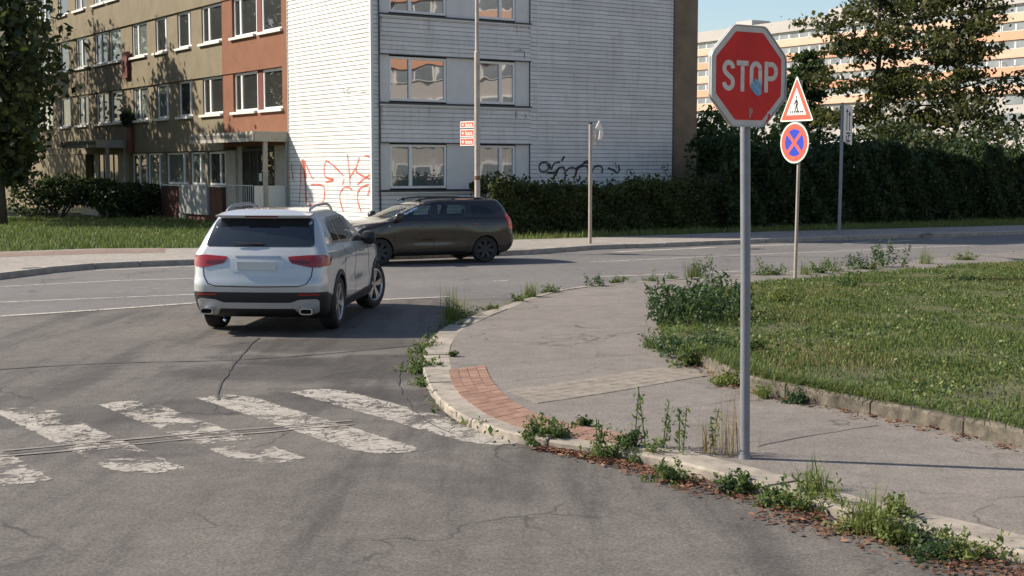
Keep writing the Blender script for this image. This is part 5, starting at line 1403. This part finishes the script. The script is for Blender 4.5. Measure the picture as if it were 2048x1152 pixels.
sheet('blue_field', circ(rad * .655), -.0656, .0015, M['blue'], dp)
q = rad * .52
stroke_mesh('red_cross', [[(-q, -q), (q, q)], [(-q, q), (q, -q)]], rad * .17, -.0674, M['orange_red'], dp)
# far pole with edge-on signs
b3 = gp(1180, 487, .12)
s3 = empty('direction_sign', b3, R(64)); tag(s3, 'thin tan pole with two white signs turned almost edge on, before the hedge', 'traffic sign')
Y3 = b3.y; z3 = lambda py: at_depth(1180, py, Y3).z - .12
MB().tube([(0, 0, -.1), (0, 0, z3(248))], .05, 12).build('pole', M['tanpole'], s3, smooth=True, sharp=40)
MB().tube([(0, 0, z3(248)), (0, 0, z3(245))], .055, 10).build('pole_cap', M['black'], s3)
h3 = z3(241) - z3(259)
a1 = sheet('sign_plate', [(-.03, 0), (.55, 0), (.26, h3)], -.09, .02, M['white2'], s3); a1.location = (.06, -.02, z3(259))
a2 = sheet('sign_plate', [(.22, 0), (.42, 0), (.55, .16), (.52, (z3(258) - z3(278)) * .8), (.38, z3(258) - z3(278)), (.3, (z3(258) - z3(278)) * .9)], -.09, .02, M['white2'], s3); a2.location = (.06, -.03, z3(278))
MB().box(.1, .17, -.12, -.08, z3(291), z3(262)).build('bracket', M['tanpole'], s3)
MB().box(.0, .3, -.1, -.06, z3(279), z3(277)).box(.0, .3, -.1, -.06, z3(260), z3(258)).build('clamp', M['sback'], s3)
# white lane sign
b4 = gp(1678, 467, .12); Y4 = b4.y; z4 = lambda py: at_depth(1680, py, Y4).z - .12
s4 = empty('lane_sign', b4, R(50)); tag(s4, 'grey pole with a tall white lane sign in front of the dark hedge', 'traffic sign')
MB().tube([(0, 0, -.1), (.07, 0, z4(205))], .055, 12).build('pole', M['steel'], s4, smooth=True, sharp=40)
w4 = .58; hh = z4(210) - z4(289)
pl = sheet('sign_plate', [(0, .12), (w4, 0), (w4, hh), (0, hh)], -.08, .02, M['white2'], s4); pl.location = (.0, 0, z4(290)); M4 = M['black_sign']
stroke_mesh('lane_arrows', [[(.2, hh * .36), (.2, hh * .88)], [(.14, hh * .84), (.2, hh * .9), (.26, hh * .84)], [(.38, hh * .36), (.38, hh * .80)], [(.32, hh * .76), (.38, hh * .84), (.44, hh * .76)], [(.16, hh * .30), (.44, hh * .30)], [(.16, hh * .24), (.16, hh * .12)], [(.3, hh * .24), (.44, hh * .24)], [(.3, hh * .24), (.3, hh * .1)], [(.16, hh * .10), (.44, hh * .1)]], .05, -.1008, M4, pl)
# lamp post with three small red direction boards
b5 = gp(955, 497, .12); Y5 = b5.y; z5 = lambda py: at_depth(953, py, Y5).z - .12
lp = empty('lamp_post', b5, 0); tag(lp, 'tall slim lamp post rising behind the brown estate car', 'lamp post')
MB().tube([(0, 0, -.1), (0, 0, z5(104)), (0, 0, z5(102)), (0, 0, 9.5)], [.075, .072, .052, .045], 14).build('pole', M['lamppole'], lp, smooth=True, sharp=30)
MB().tube([(0, 0, 9.3), (.05, -.35, 9.6), (.12, -1.1, 9.75)], .035, 8).build('lamp_arm', M['lamppole'], lp, smooth=True)
lh = MB().box(.02, .22, -1.7, -1.0, 9.66, 9.80).build('lamp_head', M['cabinet'], lp)
MB().box(.04, .20, -1.66, -1.1, 9.645, 9.66).build('lens', M['lampwhite'], lh)
MB().tube([(0, 0, z5(352)), (0, 0, z5(360))], .078, 12).build('rusty_patch', M['stucco_orange'], lp)
words = [(0, 0)]
for i, (py0, py1) in enumerate(((242, 255), (258, 273), (275, 291))):
    bo = empty('direction_board', b5, R(-57)); tag(bo, ['upper', 'middle', 'lower'][i] + ' of three small red direction boards clamped to the lamp post', 'sign board', 'red boards on the lamp post')
    za, zc = z5(py1), z5(py0); hh = zc - za; W = .68
    p_ = sheet('board', [(-W - .02, 0), (.0, 0), (.0, hh), (-W - .02, hh)], -.06, .02, M['white2'], bo); p_.location = (-.03, 0, za)
    sheet('red_field', [(-W + .005, .02), (-.02, .02), (-.02, hh - .02), (-W + .005, hh - .02)], -.0803, .002, M['orange_red'], p_)
    sheet('arrow', [(-W + .05, hh / 2), (-W + .15, hh * .28), (-W + .15, hh * .72)], -.0826, .002, M['white2'], p_)
    m = hh / 2
    L = []; x0 = -W + .25
    for j in range(6):
        x = x0 + j * .065; hgt = .055 if j else .075
        L.append([(x, m - .055), (x, m - .055 + hgt * 1.5)])
        if j % 2 == 0: L.append([(x, m), (x + .04, m + .012), (x + .04, m - .055)])
        else: L.append([(x, m - .045), (x + .04, m - .045)])
    stroke_mesh('lettering', L, .018, -.0826, M['white2'], p_)
    MB().box(-.05, .06, -.085, .085, za + hh * .3, za + hh * .7).build('clamp', M['sback'], bo) if False else MB().tube([(0, 0, za + hh * .35), (0, 0, za + hh * .65)], .082, 12).build('clamp', M['sback'], bo)

# ------------------------------------------------------------------ grass bed with its old concrete edging
BEDK = [(1392, 727), (1440, 752), (1504, 781), (1570, 797), (1635, 809), (1740, 830), (1854, 853), (2080, 905)]
bk = smooth_path([gp(x, y, PZ) for x, y in BEDK], .3)
bki = offset_path(bk, .13)
ek = kerb_stones('bed_edging', bk, bki, M['oldkerb'], .215, 0, 1.0, .008, .012); ek['kind'] = 'structure'
BEDL = [(1330, 690), (1312, 655), (1322, 610), (1350, 588), (1420, 576), (1500, 569), (1570, 563), (1650, 555), (1740, 547), (1857, 536), (2110, 518)]
bl = [gp(x, y, PZ) for x, y in BEDL]
bed = [Vector((p.x, p.y, .20)) for p in offset_path(bk, .1)] + [Vector((p.x, p.y, PZ + .01)) for p in reversed(bl)]
M['bed'] = plain('bed_soil', (.075, .072, .032), .95, var=.45, scale=1.6, obj=False, bstr=.6)
bxy = [(p.x, p.y) for p in bed]
X0, X1 = min(p[0] for p in bxy), max(p[0] for p in bxy); Y0, Y1 = min(p[1] for p in bxy), max(p[1] for p in bxy)
def front_dist(x, y):
    P = np.array([(p.x, p.y) for p in bk]); d = np.full(len(x), 1e9)
    for i in range(0, len(P), 2): d = np.minimum(d, np.hypot(x - P[i, 0], y - P[i, 1]))
    return d
def grassfield(name, poly, n, h, w, mat, zf, patch=None, keep=None):
    px = [p[0] for p in poly]; py = [p[1] for p in poly]
    x = rng.uniform(min(px), max(px), n); y = rng.uniform(min(py), max(py), n); k = in_poly(x, y, poly)
    if keep is not None: k &= keep(x, y)
    x, y = x[k], y[k]
    cl = .5 + .5 * np.sin(x * 1.9 + np.sin(y * 1.3) * 2) * np.sin(y * 1.5 + np.sin(x * .9) * 2)
    k = rng.random(len(x)) < .34 + .6 * cl; x, y, cl = x[k], y[k], cl[k]
    c = np.stack([x, y, zf(x, y)], 1)
    o = npmesh(name, blades(c, h, w) if not hasattr(h, '__call__') else blades(c, h(x, y, cl)[:, None], w), 4, mat); o['kind'] = 'stuff'
    return o
zbed = lambda x, y: np.clip(.20 - front_dist(x, y) * .02, PZ, .2)
def bed_surface():
    from mathutils.geometry import delaunay_2d_cdt
    bp = [Vector((p.x, p.y)) for p in bed]; nb_ = len(bp)
    gx, gy = np.meshgrid(np.arange(X0, X1, .3), np.arange(Y0, Y1, .3)); gx = gx.ravel() + rng.normal(size=gx.size) * .03; gy = gy.ravel()
    k = in_poly(gx, gy, bxy); pts = bp + [Vector((float(a), float(b))) for a, b in zip(gx[k], gy[k])]
    r = delaunay_2d_cdt(pts, [(i, (i + 1) % nb_) for i in range(nb_)], [], 1, 1e-5)
    X = np.array([v.x for v in r[0]]); Y = np.array([v.y for v in r[0]]); Z = zbed(X, Y) - .004 + rng.normal(size=len(X)) * .003
    mb = MB(); mb.add([(a, b, max(PZ + .004, c)) for a, b, c in zip(X, Y, Z)], [tuple(f) for f in r[2]])
    return tag(mb.build('grass_bed', M['bed'], smooth=True), kind='structure')
bed_surface()
hgt = lambda x, y, cl: .016 + .045 * cl
near = lambda x, y: rng.random(len(x)) < np.clip(20 / y, .8, 1.2)
grassfield('grass', bxy, 520000, hgt, .006, M['grass'], zbed, keep=near)
grassfield('dry_grass', bxy, 150000, .06, .004, M['dry'], zbed, keep=lambda x, y: ((front_dist(x, y) < .9 + .8 * np.sin(x * 1.3)) | (np.sin(x * 1.1 + .5 * y) * np.sin(y * .8 - x * .3) > .45)) & (rng.random(len(x)) < np.where(front_dist(x, y) < 1.9, .85, .55)) & (x > 2.6))
A = np.array([[p.x, p.y, .2] for p in offset_path(bk, .12)]); nn_ = 9000; ii = rng.integers(0, len(A) - 1, nn_); tt = rng.random((nn_, 1))
dn = np.sin(ii * .35) * np.sin(ii * .13 + 1) + rng.normal(size=nn_) * .4; c = (A[ii] * (1 - tt) + A[ii + 1] * tt)[dn > -.1]; c[:, :2] += rng.normal(size=(len(c), 2)) * .05
o = npmesh('edge_grass', blades(c, .085, .0045, .9), 4, M['grass']); o['kind'] = 'stuff'
# broad weed leaves scattered through the grass
NC = 60000
x = rng.uniform(X0, X1, NC); y = rng.uniform(Y0, Y1, NC); k = in_poly(x, y, bxy) & (np.sin(x * 2.1 + 1) * np.sin(y * 1.7) + .4 * np.sin(x * 5 + y * 3) > -.1) & (rng.random(NC) < 24 / y); x, y = x[k], y[k]
c = np.stack([x, y, zbed(x, y) + rng.uniform(.01, .075, len(x))], 1)
sl = rng.random(len(c)) < .35
o = npmesh('pale_ground_leaves', leaf_quads(c[sl], .045, .6, .3), 4, M['weed_light']); o['kind'] = 'stuff'; c = c[~sl]
o = npmesh('clover', leaf_quads(c, .04, .75, .3), 4, M['weed'])
o['kind'] = 'stuff'
# verge grass along the hedge and the lawn on the left
vb = fb
poly = [(p.x, p.y) for p in fb[5:10]] + [((hm + Rv * 20 - Lv * .9).x, (hm + Rv * 20 - Lv * .9).y), ((hl + Rv * 0 - Lv * .6).x, (hl - Lv * .6).y), ((hl - Rv * 2.2).x, (hl - Rv * 2.2).y)]
grassfield('verge_grass', poly, 90000, .13, .012, M['weed_light'], lambda x, y: np.full(len(x), .112))
pl_ = [(p.x, p.y) for p in fb[1:6]] + [((B0 - Lv * .3 - Rv * .4).x, (B0 - Lv * .3).y), ((B0 + Lv * 34 - Rv * .5).x, (B0 + Lv * 34 - Rv * .5).y), (-24, 45)]
grassfield('lawn_grass', pl_, 190000, .11, .014, M['grass'], lambda x, y: np.full(len(x), .112), keep=lambda x, y: y < 58)
# ------------------------------------------------------------------ weeds
def add_weed(kind, px, py, z, size, label, scale=1.0, group=None):
    p = gp(px, py, z); root = None
    s = size
    if kind == 'low':      # spreading leafy tuft
        cs = []
        for q in range(int(20 * scale) + 4):
            a = random.uniform(0, 6.28); el = random.uniform(.1, 1.35); L = s * random.choice((.5, .7, .9, 1.1, 1.45)); m_ = int(9 + 26 * L / s)
            t = rng.uniform(.08, 1, m_); r_ = s * .25 * random.random(); sag = random.uniform(.0, .5)
            cs.append(np.stack([r_ * math.cos(a) + L * math.cos(el) * math.cos(a) * t, r_ * math.sin(a) + L * math.cos(el) * math.sin(a) * t, np.maximum(.01, L * (math.sin(el) * t - sag * t * t * .5))], 1) + rng.normal(size=(m_, 3)) * (.012 + s * .05))
        c = np.concatenate(cs); c[:, 2] = np.abs(c[:, 2]) + .004
        o = npmesh('weed', leaf_quads(c, .024 + s * .05, random.choice((.35, .5, .6)), .3), 4, random.choice((M['weed'], M['weed'], M['weed'], M['weed_light'], M['weed_dark'])))
    elif kind == 'dark':   # upright leafy stems in a clump
        cs = []; mb = None
        for q in range(int(15 * scale)):
            a = random.uniform(0, 6.28); r_ = s * math.sqrt(random.random()) * .9; h = s * random.uniform(.7, 1.35); lx, ly = random.uniform(-.2, .2) * h, random.uniform(-.2, .2) * h
            t = rng.uniform(.1, 1, 34); cs.append(np.stack([r_ * math.cos(a) + lx * t, r_ * .8 * math.sin(a) + ly * t, h * t], 1) + rng.normal(size=(34, 3)) * .03)
        o = npmesh('weed', leaf_quads(np.concatenate(cs), min(.085, .03 + s * .12), .28, -.15), 4, M['weed_dark'])
    elif kind == 'tall':   # single thin stems
        cs = []; st = []
        for q in range(int(4 * scale)):
            bx, by = rng.normal(size=2) * s * .12; h = s * random.uniform(.65, 1.1); lx, ly = rng.normal(size=2) * .1 * h
            t = rng.uniform(.05, 1, 42); cs.append(np.stack([bx + lx * t, by + ly * t, h * t], 1) + rng.normal(size=(42, 3)) * .018)
            T = np.linspace(0, 1, 7)
            for i in range(6):
                a = np.array([bx + lx * T[i], by + ly * T[i], h * T[i]]); b_ = np.array([bx + lx * T[i + 1], by + ly * T[i + 1], h * T[i + 1]])
                for w_ in (np.array([.004, 0, 0]), np.array([0, .004, 0])): st.append(np.stack([a - w_, a + w_, b_ + w_, b_ - w_]))
        o = npmesh('weed', np.concatenate([leaf_quads(np.concatenate(cs), .045, .3, .4), np.stack(st)]), 4, M['weed'])
    elif kind == 'grass':
        n = int(170 * scale); c = np.stack([rng.normal(size=n) * s * .22, rng.normal(size=n) * s * .2, np.zeros(n)], 1)
        o = npmesh('grass_tuft', blades(c, s * .8, .004, .5), 4, M['weed_light'])
    else:                  # dry seeding stalks
        n = int(70 * scale); c = np.stack([rng.normal(size=n) * s * .2, rng.normal(size=n) * s * .2, np.zeros(n)], 1)
        o = npmesh('dry_stalks', blades(c, s, .0022, .35), 4, M['dry'])
    o.location = p; tag(o, label, 'weed', group)
    return o
W = [
 ('low', 838, 745, 0, .20, 'leafy weed in the gutter at the tip of the granite kerb', 1.3), ('low', 852, 705, 0, .18, 'weed against the kerb just behind the gutter tuft', 1.2), ('low', 843, 772, 0, .10, 'small weed at the near foot of the corner kerb', .6),
 ('grass', 905, 648, 0, .42, 'tall grassy tuft at the far turn of the corner kerb', 1.2), ('dark', 935, 640, 0, .16, 'dark weeds beside the grassy tuft on the kerb turn', .9), ('low', 912, 660, 0, .15, 'low weeds in front of the grassy kerb tuft', .8),
 ('low', 985, 622, .05, .12, 'weed tuft on the thin far kerb right of the kerb turn', .6), ('low', 1035, 606, .05, .13, 'second weed tuft along the thin far kerb', .6), ('grass', 1062, 597, .05, .28, 'yellowish grass tuft on the thin far kerb', .8), ('low', 1098, 588, .05, .15, 'weed clump midway on the thin far kerb', .7),
 ('dark', 1192, 575, .05, .20, 'reddish tipped weeds by the short white line', .6), ('low', 1235, 568, .05, .17, 'weeds right of the reddish tipped clump', .7), ('low', 1300, 565, .05, .2, 'round weed below the left end of the edge line', .8), ('low', 1345, 560, .05, .14, 'small weed between two larger tufts on the far kerb', .6),
 ('grass', 1385, 557, .05, .35, 'loose grass tuft left of the tall yellow green weed', .8), ('dark', 1410, 556, .05, .34, 'tall yellow green weed left of the stop sign pole', .7), ('low', 1530, 553, .05, .30, 'round green weed between the two sign poles', 1.2), ('low', 1552, 552, .05, .2, 'small weed right of the round green one between the sign poles', .8),
 ('low', 1640, 549, .05, .28, 'weed clump right of the warning sign pole', 1.0), ('low', 1668, 545, .05, .26, 'leafy weed two steps right of the warning sign pole', 1.0), ('grass', 1612, 552, .05, .3, 'yellow grass at the foot of the warning sign pole', .6), ('dark', 1705, 540, .05, .3, 'weeds at the back corner of the grass bed', .8),
 ('dark', 1768, 537, .05, .5, 'tallest weed on the far kerb behind the grass bed', 1.0), ('low', 1740, 541, .05, .25, 'low weed left of the tallest far kerb weed', .9), ('grass', 1850, 530, .05, .4, 'thin pale weed at the right end of the far kerb', .6), ('low', 1930, 522, .05, .3, 'weed on the far kerb beyond the pale one', .8),
 ('low', 970, 856, .03, .07, 'tiny weed at the edge of the dropped kerb', .4), ('low', 1080, 882, .03, .17, 'flat weeds covering the kerb below the red paving', 1.3), ('low', 1118, 874, .08, .12, 'weed at the end of the red paving rows', .8), ('low', 1165, 850, PZ, .06, 'small weed at the inner edge of the red paving', .5),
 ('tall', 1200, 905, .05, .32, 'upright weed beside the pale kerb slab', 1.2), ('low', 1215, 918, .0, .22, 'leafy weed against the kerb face below the pale slab', 1.3), ('tall', 1275, 893, PZ, .62, 'tall thin feathery stem left of the pole', .7), ('tall', 1322, 895, PZ, .40, 'short green stem left of the thistle', .9),
 ('tall', 1362, 905, PZ, .48, 'thistle stem with a pink flower head', .9), ('tall', 1424, 903, PZ, .52, 'brownish upright weed next to the stop sign pole', .9), ('dark', 1395, 920, .05, .16, 'dark weed mat on the kerb left of the pole', 1.0), ('low', 1290, 925, 0, .2, 'weed in the gutter below the feathery stem', 1.2),
 ('dry', 1458, 908, PZ, .42, 'dry straw coloured grass at the foot of the pole', 1.2), ('dry', 1415, 905, PZ, .3, 'dry grass between the brown weed and the pole', .9), ('low', 1345, 965, 0, .18, 'weed in the gutter below the thistle', 1.1), ('low', 1255, 890, PZ, .12, 'light green weed beside the feathery stem', .8),
 ('low', 1480, 985, 0, .16, 'dark leafy weed in the leaf litter right of the pole foot', 1.0), ('low', 1452, 985, 0, .15, 'weed in the leaf litter below the pole foot', .8), ('low', 1552, 1012, 0, .19, 'rounded weed on the kerb among brown leaves', 1.5), ('low', 1585, 1015, 0, .20, 'greyish weed clump right of the rounded one', 1.5),
 ('low', 1638, 1020, 0, .24, 'bushy weed covering the kerb at the lower right', 1.8), ('grass', 1625, 985, .06, .22, 'grass tuft growing from the pavement joint', 1.0), ('low', 1712, 1062, 0, .2, 'weed clump behind the lower right leaf litter', 1.5), ('grass', 1735, 1068, 0, .3, 'grassy weed behind the lower right leaf litter', 1.3),
 ('low', 1790, 1085, 0, .2, 'spreading weed by the kerb at the lower right corner', 1.4), ('low', 1850, 1110, 0, .22, 'dark weed at the lower right edge', 1.5), ('low', 1790, 1030, .08, .12, 'small weed in the joint behind the kerb stones', .9), ('low', 1940, 1120, 0, .22, 'weed against the kerb beyond the lower right corner', 1.5),
 ('dark', 1355, 650, .12, .50, 'dark willowy plant at the left tip of the grass bed', 2.0), ('dark', 1420, 640, .12, .50, 'second dark willowy plant in the grass bed', 2.0), ('dark', 1455, 625, .12, .42, 'willowy plant just left of the pole', 1.3), ('low', 1340, 700, PZ, .28, 'broad leaved weed spilling over the pavement', 2.2),
 ('low', 1380, 728, PZ, .26, 'broad leaved weed at the start of the old edging', 2.0), ('low', 1418, 700, .15, .28, 'pale leafy clump behind the old edging', 2.0), ('dark', 1340, 715, PZ, .2, 'dark flat weed over the corner of the bed', 1.2), ('low', 1300, 695, PZ, .13, 'small dark weed furthest onto the pavement', .9),
 ('low', 1490, 705, .18, .25, 'leafy weed beside the pole in the bed', 1.6), ('low', 1450, 768, PZ, .15, 'weed at the foot of the old edging left of the pole', 1.0), ('low', 1530, 795, PZ, .12, 'weed at the foot of the old edging right of the pole', .8), ('low', 1590, 805, PZ, .11, 'second weed at the foot of the old edging', .8),
 ('low', 1560, 600, .12, .3, 'dark green clump at the back of the bed', 1.4), ('low', 1700, 570, .12, .35, 'weed clump at the far edge of the bed', 1.2), ('low', 1845, 835, PZ, .14, 'weed in front of the edging at the right', .9), ('low', 905, 712, PZ, .05, 'tiny weed at the inner edge of the kerb stones', .4),
]
W = [(w[:4] + (w[4] * .8,) + w[5:6] + (w[6] * .75,)) if (w[2] > 885 and w[1] > 1180) else w for w in W]
W = [w for w in W if 'dark weed mat' not in w[5]]
for w in W: add_weed(*w, group='weeds along the kerbs and beds')
# pink flower head of the thistle
pf = gp(1362, 905, PZ)
# leaf litter along the gutter
LIT = [gp(x, y, .012) for x, y in [(1090, 893), (1200, 925), (1300, 965), (1400, 1000), (1500, 1035), (1620, 1070), (1740, 1100), (1860, 1140), (2080, 1230)]]
LK = [Vector((p.x, p.y, .012)) for p in offset_path(kp, .05)]
lit = smooth_path(LIT, .1)
n = 5200; idx = rng.integers(0, len(lit) - 1, n); A = np.array([[p.x, p.y, p.z] for p in lit]); KK = np.array([[p.x, p.y, p.z] for p in LK])
kk = KK[:90]
P0 = A[idx]; near_i = np.array([np.argmin(((KK - a) ** 2).sum(1)) for a in P0]); Q0 = KK[near_i]
u = rng.beta(1.6, 1.1, n)[:, None]
c = P0 * (1 - u) + Q0 * u + rng.normal(size=(n, 3)) * np.array([.05, .05, 0]); c[:, 2] = .012 + rng.random(n) * .022
pk = np.sin(c[:, 0] * 3.1) * np.sin(c[:, 1] * 4.3 + 1) + .5 * np.sin(c[:, 0] * 9 + c[:, 1] * 7) + rng.normal(size=n) * .5; c = c[pk > -.25]
q = leaf_quads(c, .034, .6, 0, .6); ctr = q.mean(1, keepdims=True); q[:, :, 2] = ctr[:, :, 2] + (q[:, :, 2] - ctr[:, :, 2]) * .35
q[:, :, 2] = np.maximum(q[:, :, 2], .009)
o = npmesh('leaf_litter', q, 4, M['litter']); o['kind'] = 'stuff'
# thin litter along the old edging
A = np.array([[p.x, p.y, PZ] for p in bk]); n = 900; idx = rng.integers(0, len(A), n)
c = A[idx] + np.stack([rng.normal(size=n) * .1, -np.abs(rng.normal(size=n)) * .1 - .02, rng.random(n) * .015 + .004], 1)
q = leaf_quads(c, .04, .6, 0, .5); ctr = q.mean(1, keepdims=True); q[:, :, 2] = ctr[:, :, 2] + (q[:, :, 2] - ctr[:, :, 2]) * .3; q[:, :, 2] = np.maximum(q[:, :, 2], PZ - .002)
o = npmesh('edge_litter', q, 4, M['litter']); o['kind'] = 'stuff'
# low kerb moss and weeds that nobody would count
n = 2600; ii = rng.integers(0, len(kp), n); K = np.array([[p.x, p.y, 0] for p in kp]); sel = (K[ii][:, 1] > 17.5) | (rng.random(n) < .45)
c = (K[ii] + rng.normal(size=(n, 3)) * np.array([.07, .07, 0]))[sel]; c[:, 2] = rng.random(len(c)) * .08
o = npmesh('kerb_growth', leaf_quads(c, .05, .5, .3), 4, M['weed']); o['kind'] = 'stuff'
